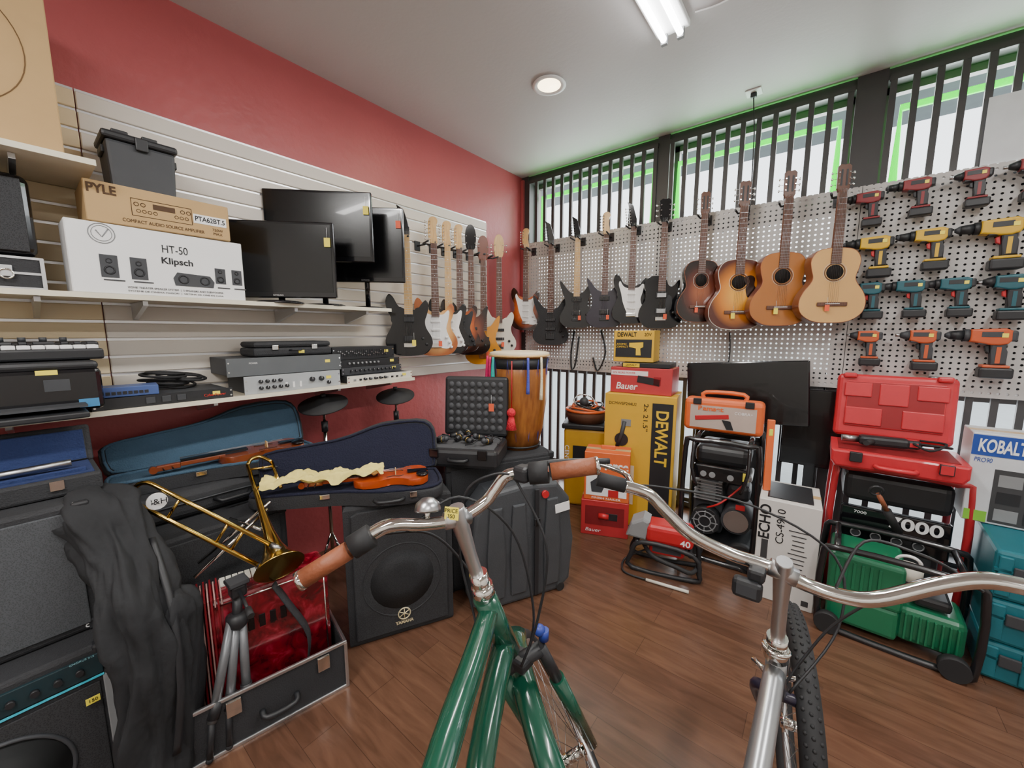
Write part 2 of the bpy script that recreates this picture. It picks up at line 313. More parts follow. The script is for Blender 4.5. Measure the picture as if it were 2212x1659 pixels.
# ---------------------------------------------------------------- generic carton
def carton(lab,loc,rz,w,d,h,m,tape=True,name='carton',cat='box'):
    t=T(name,lab,cat,loc,rz); M().box((0,0,h/2),(w,d,h),m,.003,seg=1).to(t,'box_body')
    if tape: M().box((0,0,h+.0006),(w*1.0,.045,.0012),mat('#c7a878',.3)).to(t,'packing_tape')
    return t
def patch(par,c,w,h,y,m,name='printed_panel',rot=(0,0,0)):
    return M().box((0,0,0),(w,.0012,h),m).to(par,name,loc=(c[0],y,c[1]),rot=rot)
INK=mat('#15161a',.6); DIN=mat('#3a3a3c',.6)
c=carton('tall brown cardboard box with a drawn circle',(.21,-3.5,2.058),90,.64,.34,.57,CARD); M().torus((.06,-.171,.29),(0,1,0),.2,.0015,mat('#6d5233',.8),48,5).to(c,'drawn_circle')
c=carton('white box printed with a home theater speaker set',(.245,-2.925,1.598),91,.56,.16,.265,WHT,False); y=-.0812
txt(c,'HT-50',(.03,y,.195),.045,INK,.085); txt(c,'Klipsch',(.035,y,.148),.036,INK,.105,bold=.0008)
for x in (-.16,-.075,.20,.265):
    s=1 if x<0 else .8; patch(c,(x-.015,.105),.05*s,.085*s,y,DGR,'printed_speaker'); M().torus((x-.015,y-.001,.09),(0,1,0),.014*s,.003,BLK,16,4).torus((x-.015,y-.001,.125),(0,1,0),.008*s,.002,BLK,16,4).to(c,'printed_cone'); patch(c,(x-.005,.053),.06*s,.005,y,DIN,'printed_base')
M().prism([(.02,.05),(.155,.05),(.16,.075),(.145,.10),(.03,.105),(.015,.08)],y-.001,y,DGR).torus((.05,y-.001,.077),(0,1,0),.016,.003,BLK,16,4).torus((.125,y-.001,.077),(0,1,0),.016,.003,BLK,16,4).to(c,'printed_center_speaker')
M().torus((-.185,y,.225),(0,1,0),.036,.0015,GRY,32,4).torus((-.185,y,.225),(0,1,0),.028,.001,GRY,32,4).tube([(-.2,y,.235),(-.185,y,.212),(-.165,y,.245)],.002,GRY,4).to(c,'emblem')
txt(c,'HOME THEATER SPEAKER SYSTEM  |  5 SPEAKERS AND SUBWOOFER',(.03,y,.03),.011,DIN,.32); txt(c,'SYSTEME DE CINEMA MAISON  |  SISTEMA DE CINE EN CASA',(.03,y,.016),.009,DIN,.32)
c=carton('brown cardboard amplifier box with printed drawing',(.205,-2.915,1.865),90,.455,.25,.15,CARD); y=-.1262; CI=mat('#4c331a',.7)
txt(c,'PYLE',(-.18,y,.12),.045,CI,.08,bold=.0015); txt(c,'COMPACT AUDIO SOURCE AMPLIFIER',(.0,y,.022),.018,CI,.26); patch(c,(.155,.075),.12,.038,y,WHT,'sticker'); txt(c,'PTA62BT.5',(.155,y-.001,.075),.028,INK,.108,bold=.0006); txt(c,'750W\nMAX',(.18,y,.03),.016,CI,.04)
m=M()
for x0,x1,z0,z1 in ((-.1,.09,.045,.045),(-.1,.09,.11,.11),(-.1,-.1,.045,.11),(.09,.09,.045,.11)): m.tube([(x0,y,z0),(x1,y,z1)],.001,CI,4)
for k in range(7): m.torus((-.08+k*.017+(.05 if k>3 else 0),y,.065),(0,1,0),.006,.001,CI,12,4)
for k in (-.085,-.065,.08,.06): m.torus((k,y,.09),(0,1,0),.007,.0012,CI,12,4)
m.box((.0,y,.09),(.07,.001,.02),CI).to(c,'printed_drawing')
b=T('battery_case','black plastic battery case with ribbed lid','case',(.16,-2.95,2.018),90)
M().box((0,0,.095),(.20,.17,.19),DGR,.012,taper=1.08).to(b,'body'); M().box((0,0,.205),(.235,.2,.03),BLK,.01).box((-.06,0,.225),(.05,.17,.015),BLK,.004).box((.03,0,.225),(.05,.17,.015),BLK,.004).box((0,-.1,.19),(.04,.012,.05),BLK,.004).to(b,'lid'); M().box((-.11,0,.16),(.012,.09,.03),BLK,.004).to(b,'handle'); M().box((.115,0,.16),(.012,.09,.03),BLK,.004).to(b,'handle')
b=T('tool_case','small black case with silver metal edging','case',(.2,-3.42,1.598),90); M().box((0,0,.055),(.31,.22,.11),BLKM,.004).to(b,'body')
m=M()
for z in (.004,.055,.108): m.box((0,-.111,z),(.312,.004,.008),ALU)
m.box((.153,-.1,.055),(.01,.03,.11),ALU).to(b,'edge_trim'); M().box((.07,-.116,.06),(.03,.008,.04),ALU,.003).to(b,'latch'); M().torus((.07,-.122,.05),(0,1,0),.016,.003,CHR,16,6).to(b,'latch_ring')
b=T('bookshelf_speaker','black speaker with rounded glossy front','speaker',(.22,-3.39,1.71),90); M().box((0,0,.14),(.24,.18,.28),BLKG,.03,seg=4).to(b,'body'); M().box((.0,-.092,.14),(.2,.004,.24),MESHB).to(b,'grille')
# monitors
def monitor(lab,loc,rz,w,h,z0,txtm=True,tg=None,rd=.04,bs=1):
    t=T('monitor',lab,'monitor',loc,rz); M().box((0,.012,z0+h/2),(w,.028,h),BLKG,.006).to(t,'bezel'); M().box((0,-.0035,z0+h/2+.008),(w-.03,.002,h-.045),SCREEN).to(t,'screen')
    M().box((0,.022+rd/2,z0+h/2),(w*.5,rd,h*.6),BLK,.015).to(t,'rear_housing'); M().cyl((0,.035,.01),(0,.035,z0+h*.35),.016,BLKG).to(t,'stand_neck')
    m=M(); m.T=Matrix.Diagonal((1,bs,1,1)); m.lathe([(.0,0),(.12,0),(.12,.006),(.1,.012),(.03,.018),(0,.018)],BLKG); m.to(t,'stand_base')
    if txtm: txt(t,'SAMSUNG',(0,-.0045,z0+.013),.011,ALU)
    if tg: tag(t,(w/2-.03,-.012,z0+h-.08),tg)
monitor('flat black computer monitor on a round stand',(.27,-2.475,1.598),46,.575,.385,.03,True,YTAG,.03,.7)
monitor('large black widescreen monitor raised on a stand',(.237,-2.225,1.598),45,.58,.385,.25,True,YTAG,.02,.7)
monitor('black monitor with orange price tag',(.21,-1.935,1.598),44,.49,.455,.165,True,OTAG,.02,.7)
# ---------------------------------------------------------------- lower shelf electronics
def rack(lab,loc,w,d,h,m,knobs=(),btn=0,name='rack_unit',text=None,rz=90,vents=0,ears=True,tg=True):
    t=T(name,lab,'audio equipment',loc,rz); M().box((0,0,h/2),(w-.03,d,h-.004),DGR if m!=GRY else GRY,.002,seg=1).to(t,'chassis')
    M().box((0,-d/2-.003,h/2),(w,.006,h),m,.001,seg=1).to(t,'front_panel'); y=-d/2-.006
    for i,(x,z,r) in enumerate(knobs): M().cyl((x,y,z),(x,y-.012,z),r,BLK if m!=BLK else GRY,seg=14).box((x,y-.0125,z+r*.5),(.0015,.001,r),WHT).to(t,'knob')
    if btn:
        for i in range(btn): M().box((-w*.4+i*w*.8/btn,y-.002,h*.45),(w*.3/btn,.006,h*.22),BLK if i%3 else GRY).to(t,'button')
    if vents:
        for i in range(vents): M().box((-w*.42+i*w*.8/vents,y-.001,h*.5),(.004,.002,h*.55),BLK).box((-w*.42+i*w*.8/vents,y-.004,h*(.3+.4*random.random())),(.008,.005,.006),STL).to(t,'slider')
    if ears: M().cyl((-w/2+.008,y,h*.25),(-w/2+.008,y-.002,h*.25),.004,CHR,seg=8).cyl((w/2-.008,y,h*.25),(w/2-.008,y-.002,h*.25),.004,CHR,seg=8).cyl((-w/2+.008,y,h*.75),(-w/2+.008,y-.002,h*.75),.004,CHR,seg=8).cyl((w/2-.008,y,h*.75),(w/2-.008,y-.002,h*.75),.004,CHR,seg=8).to(t,'rack_screw')
    if text: txt(t,text,(-w*.3,y-.001,h*.7),.011,WHT if m!=GRY and m!=OFF else INK)
    if tg: M().box((w*.36,y-.001,h*.6),(.028,.001,min(.016,h*.5)),YTAG).to(t,'price_tag')
    return t
zs=1.148
p=T('printer','black desktop inkjet printer with paper tray','printer',(.27,-3.40,zs),90); M().box((0,0,.10),(.46,.36,.15),BLKG,.015).to(p,'body'); M().box((0,-.03,.185),(.45,.3,.03),BLK,.012).to(p,'scanner_lid'); M().box((.0,-.21,.022),(.36,.16,.02),BLK,.005).box((0,-.2,.05),(.36,.12,.008),DGR).to(p,'paper_tray'); M().box((.19,-.182,.05),(.05,.003,.03),mat('#3f7fae',.5)).box((.12,-.182,.12),(.06,.003,.04),DGR).to(p,'label_sticker'); M().box((.1,-.183,.165),(.05,.002,.016),YTAG).to(p,'price_tag')
k=T('keyboard_controller','compact black keyboard controller with white keys','music keyboard',(.29,-3.39,zs+.203),90); M().box((0,0,.02),(.48,.2,.04),BLK,.008).box((0,.06,.05),(.48,.08,.03),BLK,.008).to(k,'body')
for i in range(14): M().box((-.21+i*.0325,-.045,.046),(.0305,.1,.014),WHT,.002,seg=1).to(k,'white_key')
for i in (0,1,3,4,5,7,8,10,11,12): M().box((-.194+i*.0325,-.022,.058),(.016,.055,.012),BLKG,.002,seg=1).to(k,'black_key')
for i in range(5): M().cyl((-.05+i*.05,.06,.065),(-.05+i*.05,.06,.08),.01,DGR,seg=12).to(k,'knob')
pd=rack('black rack power conditioner',(.215,-2.97,zs),.46,.26,.045,BLK,text=None,name='power_strip'); 
for i in range(3): M().box((-.06+i*.05,-.138,.023),(.03,.004,.026),DGR,.002).to(pd,'power_socket')
txt(pd,'CyberPower',(.16,-.138,.02),.016,mat('#d03028',.5)); 
n=T('network_switch','blue metal ethernet switch with port row','network switch',(.29,-3.09,zs+.046),84); M().box((0,0,.02),(.19,.1,.04),mat('#44598f',.4),.003).to(n,'case')
for i in range(8): M().box((-.055+i*.016,-.051,.016),(.012,.003,.012),BLK).to(n,'port')
n=T('cable_coil','tangled coil of black cables','cables',(.15,-2.91,zs+.046),0); m=M()
for i in range(8): m.torus((random.uniform(-.02,.02),random.uniform(-.05,.07),.010+i*.0085),(random.uniform(-.2,.2),.1,1),.065+.02*random.random(),.006,RUB,28,6)
m.to(n,'cable')
a=rack('grey audio interface with knobs and sockets',(.2,-2.45,zs),.48,.28,.088,mat('#a9adb0',.4),knobs=[(-.17+i*.03,.028,.009) for i in range(5)]+[(-.17+i*.03,.06,.009) for i in range(4)]+[(.08,.05,.013),(.13,.05,.013),(.17,.025,.01)],tg=True)
for i in range(3): M().box((-.05+i*.035,-.147,.03),(.01,.004,.03),WHT).to(a,'fader_slot')
rack('long dark grey rack equipment unit',(.17,-2.47,zs+.089),.56,.30,.088,mat('#5d6164',.45),text='POWER',btn=0)
b=T('instrument_case','slim black hard instrument case with latches','case',(.19,-2.42,zs+.178),90); M().box((0,0,.022),(.4,.2,.044),BLKM,.012).to(b,'bottom_shell'); M().box((0,0,.06),(.395,.195,.03),BLKM,.014).to(b,'lid'); M().box((-.1,-.102,.045),(.03,.006,.025),CHR,.002).box((.1,-.102,.045),(.03,.006,.025),CHR,.002).to(b,'latch'); M().tube([(-.03,-.1,.03),(-.02,-.12,.03),(.02,-.12,.03),(.03,-.1,.03)],.004,BLK,6).to(b,'handle'); M().box((.03,-.101,.02),(.03,.002,.016),YTAG).to(b,'price_tag')
a=rack('silver rack processor unit with small display',(.21,-1.94,zs),.46,.27,.045,OFF,knobs=[(-.12+i*.035,.022,.008) for i in range(5)],btn=10,text=None)
rack('dark rack mixer with knob row',(.175,-1.96,zs+.046),.42,.22,.045,DGR,knobs=[(-.15+i*.03,.024,.007) for i in range(11)],tg=True)
rack('black rack unit with rows of controls',(.17,-1.97,zs+.092),.42,.22,.045,BLK,knobs=[(-.15+i*.028,.024,.006) for i in range(8)],btn=0)
rack('black graphic equalizer with slider rows',(.165,-2.0,zs+.138),.42,.2,.075,BLK,vents=26)
# ---------------------------------------------------------------- guitars
STR=[(0,0),(-.10,.012),(-.152,.065),(-.155,.125),(-.118,.20),(-.112,.25),(-.14,.31),(-.150,.375),(-.128,.42),(-.100,.40),(-.070,.345),(-.035,.318),(.03,.315),(.062,.325),(.09,.36),(.116,.382),(.135,.35),(.124,.29),(.108,.24),(.116,.19),(.15,.13),(.155,.075),(.11,.015)]
SUP=[(0,.0),(-.10,.008),(-.155,.06),(-.15,.12),(-.11,.19),(-.105,.25),(-.13,.32),(-.155,.40),(-.150,.435),(-.115,.39),(-.07,.335),(-.035,.315),(.03,.31),(.065,.33),(.105,.385),(.135,.41),(.135,.37),(.12,.29),(.10,.24),(.11,.18),(.15,.12),(.155,.065),(.11,.01)]
LES=[(0,0),(-.11,.012),(-.165,.085),(-.155,.16),(-.115,.225),(-.115,.28),(-.13,.335),(-.105,.39),(-.05,.405),(.02,.395),(.038,.36),(.05,.325),(.08,.318),(.108,.355),(.128,.37),(.13,.33),(.113,.27),(.118,.22),(.155,.16),(.165,.085),(.11,.012)]
ACO=[(0,0),(-.10,.01),(-.17,.06),(-.19,.13),(-.172,.20),(-.13,.265),(-.12,.305),(-.133,.36),(-.138,.42),(-.105,.475),(-.04,.493),(.04,.493),(.105,.475),(.138,.42),(.133,.36),(.12,.305),(.13,.265),(.172,.20),(.19,.13),(.17,.06),(.10,.01)]
def neck(t,z0,z1,w0,w1,yf,fm,nm,frets=20,dots=True):
    M().prism([(-w0/2,z0),(w0/2,z0),(w1/2,z1),(-w1/2,z1)],yf-.006,yf,fm).to(t,'fingerboard')
    M().prism([(-w0/2,z0+.05),(w0/2,z0+.05),(w1/2,z1+.01),(-w1/2,z1+.01)],yf,yf+.018,nm,.006).to(t,'neck')
    m=M(); L=(z1-z0)/(1-2**(-frets/12))
    for i in range(1,frets+1):
        z=z1-L*(1-2**(-i/12)); k=(z-z0)/(z1-z0); w=w0+(w1-w0)*k; m.box((0,yf-.0068,z),(w,.0016,.0016),STL)
    m.to(t,'fret_wire')
    if dots:
        m=M()
        for i in (3,5,7,9,12,15): 
            z=z1-L*(1-2**(-(i-.5)/12)); m.cyl((0,yf-.0058,z),(0,yf-.0068,z),.003,WHT,seg=8)
        m.to(t,'fret_marker')
def strings(t,n,z0,z1,w0,w1,y):
    m=M()
    for i in range(n):
        a=(i/(n-1)-.5); m.tube([(a*w0,y,z0),(a*w1,y,z1)],.0006,STL,3)
    m.to(t,'string')
def tuners(t,pos,y,m=CHR):
    for x,z,s in pos:
        M().cyl((x-s*.008,y,z),(x-s*.008,y-.014,z),.004,m,seg=8).cyl((x,y+.008,z),(x+s*.02,y+.008,z),.002,m,seg=6).sph((x+s*.024,y+.008,z),(.006,.004,.009),m,8).to(t,'tuning_peg')
def electric(lab,loc,rz,body,bm,guard=None,fm=ROSE,hm=MAPLE,head='f',pk='sss',sc=1,strings_n=6,tg=OTAG,hw=None,bass=False,guard_m=None,group='electric guitars on the wall'):
    t=T('electric_guitar' if not bass else 'bass_guitar',lab,'guitar',loc,rz,group=group); t.scale=(sc,sc,sc); hw=hw or CHR
    M().prism(body,-.021,.021,bm,.007,sm=4,seg=3).to(t,'body')
    y=-.0215
    if guard=='strat':
        M().prism([(-.02,.08),(-.045,.12),(-.07,.19),(-.085,.26),(-.105,.33),(-.095,.36),(-.07,.32),(-.035,.30),(.03,.30),(.06,.305),(.085,.33),(.10,.32),(.09,.26),(.075,.20),(.095,.14),(.115,.09),(.09,.055),(.03,.06)],y-.003,y,guard_m or WHT,sm=3).to(t,'pickguard')
    if guard=='lp': M().prism([(.035,.13),(.075,.15),(.075,.24),(.035,.25)],y-.004,y,guard_m or BLK,sm=2).to(t,'pickguard')
    pm=WHT if guard=='strat' and guard_m is None else BLK
    if pk=='sss':
        for z in (.13,.19,.25): M().box((0,y-.005,z),(.07,.01,.017),pm,.004,rot=(0,8 if z<.15 else 0,0)).to(t,'pickup')
    elif pk=='hh':
        for z in (.135,.255): M().box((0,y-.004,z),(.085,.008,.042),BLK,.003).box((0,y-.009,z),(.068,.004,.034),BLKG if hw is BLK else STL,.002).to(t,'pickup')
    elif pk=='hsh':
        for z in (.12,.25): M().box((0,y-.005,z),(.07,.01,.036),BLK,.003).to(t,'pickup')
    elif pk=='b':
        for z in (.14,.22): M().box((0,y-.005,z),(.09,.012,.025),BLK,.004).to(t,'pickup')
    M().box((0,y-.006,.075),(.08,.01,.03 if not bass else .05),hw,.003).to(t,'bridge')
    m=[(.075,.135),(.095,.10),(.11,.065)] if pk=='sss' else [(.09,.12),(.115,.08)]
    for x,z in m: M().lathe([(.011,0),(.011,.006),(.009,.014),(0,.0145)],guard_m and BLK or (pm if pk=='sss' else BLK),c=(x,y-.003,z),rot=(90,0,0),seg=14).to(t,'control_knob')
    zt=.80 if not bass else .86
    neck(t,.285,zt,.056,.043,y-.004,fm,hm,22 if not bass else 20)
    yh=y+.004
    if head=='f':
        M().prism([(-.022,zt),(-.024,zt+.025),(-.036,zt+.04),(-.038,zt+.13),(-.03,zt+.17),(-.005,zt+.185),(.02,zt+.178),(.030,zt+.155),(.022,zt+.13),(.016,zt+.10),(.024,zt+.04),(.022,zt)],yh,yh+.015,hm,.003,sm=3).to(t,'headstock'); ps=[(-.034,zt+.03+i*.024,-1) for i in range(6)]
    elif head=='p':
        M().prism([(-.022,zt),(-.034,zt+.03),(-.05,zt+.17),(-.058,zt+.20),(-.01,zt+.17),(.022,zt+.06),(.022,zt)],yh,yh+.015,hm if hm is not MAPLE else BLKG,.003).to(t,'headstock'); ps=[(-.032-.003*i,zt+.03+i*.023,-1) for i in range(6)]
    elif head=='l':
        M().prism([(-.022,zt),(-.036,zt+.03),(-.04,zt+.12),(-.042,zt+.16),(-.02,zt+.175),(0,zt+.165),(.02,zt+.175),(.042,zt+.16),(.04,zt+.12),(.036,zt+.03),(.022,zt)],yh,yh+.015,BLKG,.003).to(t,'headstock'); ps=[(s*.038,zt+.05+i*.038,s) for i in range(3) for s in (-1,1)]
    elif head=='b':
        M().prism([(-.022,zt),(-.04,zt+.03),(-.045,zt+.12),(-.03,zt+.18),(.0,zt+.2),(.03,zt+.18),(.045,zt+.12),(.04,zt+.03),(.022,zt)],yh,yh+.015,hm,.003,sm=2).to(t,'headstock'); ps=[(s*.043,zt+.05+i*.055,s) for i in range(2) for s in (-1,1)]
    tuners(t,ps,yh,hw)
    strings(t,strings_n,.075,zt+.03,.05,.034,y-.014)
    if tg: tag(t,(.03,y-.02,.33-.22),tg,.026,.04)
    return t
def acoustic(lab,loc,rz,top,side,sc=.95,pg=True,head='s',wd=1,bridge=ROSE):
    t=T('acoustic_guitar',lab,'guitar',loc,rz,group='acoustic guitars on the wall'); t.scale=(sc*wd,sc,sc)
    M().prism(ACO,-.048,.045,side,.004,sm=4).to(t,'body_sides'); M().prism([(a*.985,.0035+b*.986) for a,b in ACO],-.0505,-.048,top,sm=4).to(t,'soundboard')
    m=M(); pts=catmull([(a*.99,-.049,.003+b*.989) for a,b in ACO],4); m.tube(pts,.0025,OFF if pg else BRN,5,closed=True).to(t,'edge_binding')
    M().lathe([(.0,0),(.048,0),(.048,.0015),(0,.0015)],mat('#0a0705',.9),c=(0,-.0505,.335),rot=(90,0,0)).to(t,'sound_hole'); M().torus((0,-.0515,.335),(0,1,0),.056,.003,ROSE,40,4).torus((0,-.0515,.335),(0,1,0),.064,.0012,OFF,40,4).to(t,'rosette')
    M().box((0,-.056,.125),(.17,.011,.026),bridge,.004).box((0,-.062,.128),(.08,.004,.004),WHT).to(t,'bridge')
    if pg: M().prism([(.03,.36),(.05,.31),(.045,.29),(.06,.23),(.11,.22),(.125,.27),(.10,.31),(.10,.36),(.07,.38)],-.0525,-.051,mat('#2b1610',.2),sm=3).to(t,'pickguard')
    neck(t,.39,.84,.058,.048,-.052,ROSE,mat('#6b3d22',.4),19,pg)
    hm=mat('#5a3420',.35)
    M().prism([(-.024,.84),(-.035,.865),(-.037,1.0),(-.02,1.015),(0,1.006),(.02,1.015),(.037,1.0),(.035,.865),(.024,.84)],-.05,-.034,hm,.003).to(t,'headstock')
    M().box((-.014,-.0505,.93),(.01,.002,.10),BLK).box((.014,-.0505,.93),(.01,.002,.10),BLK).to(t,'head_slot')
    tuners(t,[(s*.036,.89+i*.036,s) for i in range(3) for s in (-1,1)],-.042)
    strings(t,6,.125,.86,.055,.036,-.062); tag(t,(-.03,-.066,.12),YTAG if wd==1 else OTAG,.026,.04)
    return t
SB=burst('sunburst',['#e8a33c','#b8541c','#2a100a'],[.1,.6,.95]); SBD=burst('dark_burst',['#a8603a','#5a2618','#190c0a'],[.05,.55,.9]); SBY=burst('amber_burst',['#e8a83c','#c8761c','#4c1c0c'],[.2,.62,.97]); NB=burst('natural_burst',['#e8c48c','#d89c58','#a85c2c'],[.3,.75,1.0])
CED=mat('#a8682e',.25,var=.12,scale=5,coat=.4); SPR=mat('#d0a263',.28,var=.1,scale=5,coat=.4); MAH=mat('#6e3218',.3,var=.15,coat=.3); NATS=mat('#7a4424',.3,coat=.3)
acoustic('small dark sunburst parlor acoustic guitar',(1.765,-.215,1.52),28,SBD,BLKG,.89,False,wd=.92,bridge=ROSE)
acoustic('amber sunburst dreadnought acoustic guitar',(2.005,-.215,1.465),27,SBY,MAH,.96,True,wd=1.0)
acoustic('cedar top classical acoustic guitar',(2.25,-.22,1.49),26,CED,MAH,.94,False)
acoustic('light spruce top classical acoustic guitar',(2.51,-.22,1.505),25,SPR,NATS,.90,False,wd=1.03)
electric('sunburst double-cutaway electric guitar, white pickguard',(.185,-.19,1.47),25,STR,SB,'strat',ROSE,MAPLE,sc=.98,tg=None)
electric('matte black bass guitar with pointed headstock',(.46,-.17,1.33),25,SUP,BLKM,None,ROSE,BLK,'p','b',sc=1.07,bass=True,strings_n=4,hw=BLK,tg=None)
electric('black electric guitar with maple fingerboard and strap',(.73,-.16,1.49),25,SUP,BLKG,None,MAPLE,MAPLE,'p','hh',sc=.97,hw=BLK)
electric('dark plum electric guitar with humbucker pickups',(1.0,-.16,1.49),25,SUP,mat('#1c1426',.3,coat=.4),None,ROSE,MAPLE,'f','hh',sc=.97,hw=BLK)
electric('black and white pickguard electric guitar',(1.235,-.16,1.52),25,STR,BLKG,'strat',ROSE,BLKG,'p','sss',sc=.96,tg=None)
electric('glossy black single-cutaway electric guitar',(1.48,-.165,1.48),25,LES,BLKG,'lp',ROSE,BLKG,'l','hh',sc=1.0)
electric('glossy black electric guitar with metallic bridge',(.16,-1.575,1.28),52,STR,BLKG,None,MAPLE,MAPLE,'p','hsh',sc=1.04,tg=YTAG)
electric('natural sunburst electric guitar with cream pickguard',(.17,-1.335,1.27),50,STR,NB,'strat',ROSE,MAPLE,'f','sss',sc=1.04)
electric('black electric guitar with white pickguard',(.165,-1.195,1.28),50,STR,BLKG,'strat',MAPLE,MAPLE,'f','sss',sc=1.03,tg=None)
electric('sunburst electric guitar with dark pickguard',(.165,-1.07,1.28),50,STR,SB,'strat',ROSE,MAPLE,'f','sss',sc=1.03,guard_m=BLK,tg=None)
electric('dark bass guitar with black headstock',(.165,-.94,1.26),50,SUP,SBD,None,ROSE,BLKG,'b','b',sc=1.0,bass=True,strings_n=4,tg=None)
electric('amber bass guitar with figured top',(.165,-.79,1.17),48,SUP,mat('#d08a1e',.2,coat=.5),None,ROSE,MAH,'b','b',sc=1.03,bass=True,strings_n=4)
electric('cream bass guitar with orange price tag',(.165,-.58,1.25),46,STR,OFF,None,ROSE,MAPLE,'b','b',sc=1.0,bass=True,strings_n=4)
def strap(loc,pts,lab): 
    t=T('guitar_strap',lab,'strap',loc); M().tube(pts,.022,BLKM,6,sm=4,flat=.15).to(t,'webbing')
strap((.66,-.064,1.46),[(0,0,0),(-.03,0,-.2),(-.02,0,-.36),(.02,0,-.3),(.05,0,-.05)],'black webbing strap hanging on pegboard'); strap((.93,-.064,1.47),[(0,0,0),(.05,0,-.2),(-.02,0,-.37),(-.07,0,-.25)],'black webbing strap hanging on pegboard'); strap((1.96,-.064,1.45),[(0,0,0),(0.01,0,-.15),(0,0,-.3)],'black padded strap below the acoustic guitars')
hg=T('guitar_hanger','black padded guitar wall hanger','hanger',(1.765,-.06,2.27),group='guitar wall hangers'); M().cyl((0,0,0),(0,-.10,0),.006,BLK).tube([(-.035,-.175,.01),(-.03,-.11,0),(.03,-.11,0),(.035,-.175,.01)],.007,BLK,8).box((0,-.004,0),(.05,.008,.07),BLK,.002).to(hg,'bracket_arm')
for x,z in ((2.005,2.26),(2.25,2.26),(2.51,2.26),(.185,2.24),(.46,2.24),(.73,2.26),(1.0,2.26),(1.235,2.28),(1.48,2.27)): dup(hg,(x,-.06,z))
for y in (-1.58,-1.335,-1.195,-1.07,-.94,-.79,-.62): dup(hg,(.024,y-.04,2.1),90)
# ---------------------------------------------------------------- drills
def drill(lab,loc,c,kind=0,sc=1,acc=BLK):
    t=T('cordless_drill',lab,'power tool',loc,group='cordless tools on the pegboard'); t.scale=(sc,sc,sc)
    fr=-.03 if kind else -.05
    M().prism([(fr,-.004),(.05,0),(.07,-.010),(.072,-.05),(.062,-.066),(.040,-.073),(.012,-.072),(fr,-.058)],-.028,.028,c,.008,seg=3).to(t,'housing')
    M().prism([(.012,-.066),(.060,-.064),(.056,-.10),(.066,-.156),(.020,-.160),(.016,-.10)],-.021,.021,acc,.007).box((.038,-.0215,-.115),(.014,.002,.07),c).box((.073,0,-.033),(.026,.052,.046),acc,.008).box((.0,0,-.064),(.05,.05,.012),acc,.004).to(t,'rubber_grip')
    M().box((.012,-.0285,-.026),(.06,.002,.022),acc).to(t,'side_stripe')
    if kind: M().cyl((fr,0,-.03),(fr-.035,0,-.03),.027,acc,r2=.014).cyl((fr-.03,0,-.03),(fr-.055,0,-.03),.009,STL).to(t,'bit_holder')
    else: M().cyl((fr,0,-.03),(fr-.018,0,-.03),.027,acc).cyl((fr-.018,0,-.03),(fr-.06,0,-.03),.023,BLK,r2=.018).cyl((fr-.06,0,-.03),(fr-.075,0,-.03),.018,DGR,r2=.008).to(t,'chuck')
    M().prism([(.012,-.07),(-.002,-.078),(.002,-.10),(.016,-.108)],-.01,.01,RED if acc is BLK and c is not R1 else BLK,.003).to(t,'trigger')
    M().box((.035,0,-.164),(.08,.058,.012),c,.004).to(t,'battery_shoe'); M().box((.038,0,-.193),(.10,.066,.046),BLK,.008).to(t,'battery')
    M().box((.048,-.0295,-.03),(.018,.002,.018),YTAG).to(t,'price_tag')
    M().tube([(.0,.02,-.066),(.0,.064,-.062)],.003,STL,6).to(t,'peg_hook')
    return t
R1=mat('#80282c',.45); Y1_=mat('#cfa622',.45); T1=mat('#1c5560',.45); O1=mat('#c0562e',.45)
yy=-.125
for x,z,k,s in ((2.64,2.27,0,.92),(2.84,2.30,0,.95),(3.05,2.30,1,.9),(3.24,2.31,1,.95)): drill('red cordless drill hanging on pegboard' if not k else 'red cordless impact driver hanging on pegboard',(x,yy,z),R1,k,s)
for x,z,k,s in ((2.69,2.01,0,1.1),(2.92,2.02,0,1.05),(3.17,2.03,0,1.2)): drill('yellow and black cordless drill on pegboard',(x,yy,z),Y1_,k,s)
for x,z,k,s in ((2.685,1.745,1,1.0),(2.865,1.745,0,.98),(3.04,1.745,0,.98),(3.22,1.745,1,1.08)): drill('teal and black cordless tool on pegboard',(x,yy,z),T1,k,s)
for x,z,k,s in ((2.70,1.46,1,.98),(2.93,1.465,1,1.08),(3.19,1.47,0,1.22)): drill('orange cordless tool hanging on pegboard',(x,yy,z),O1,k,s,DGR)
ps=T('paper_sign','white translucent paper taped over the window bars','paper',(3.27,-.045,2.33)); M().box((0,0,.17),(.36,.002,.34),mat('#d9dde0',.6)).to(ps,'sheet')
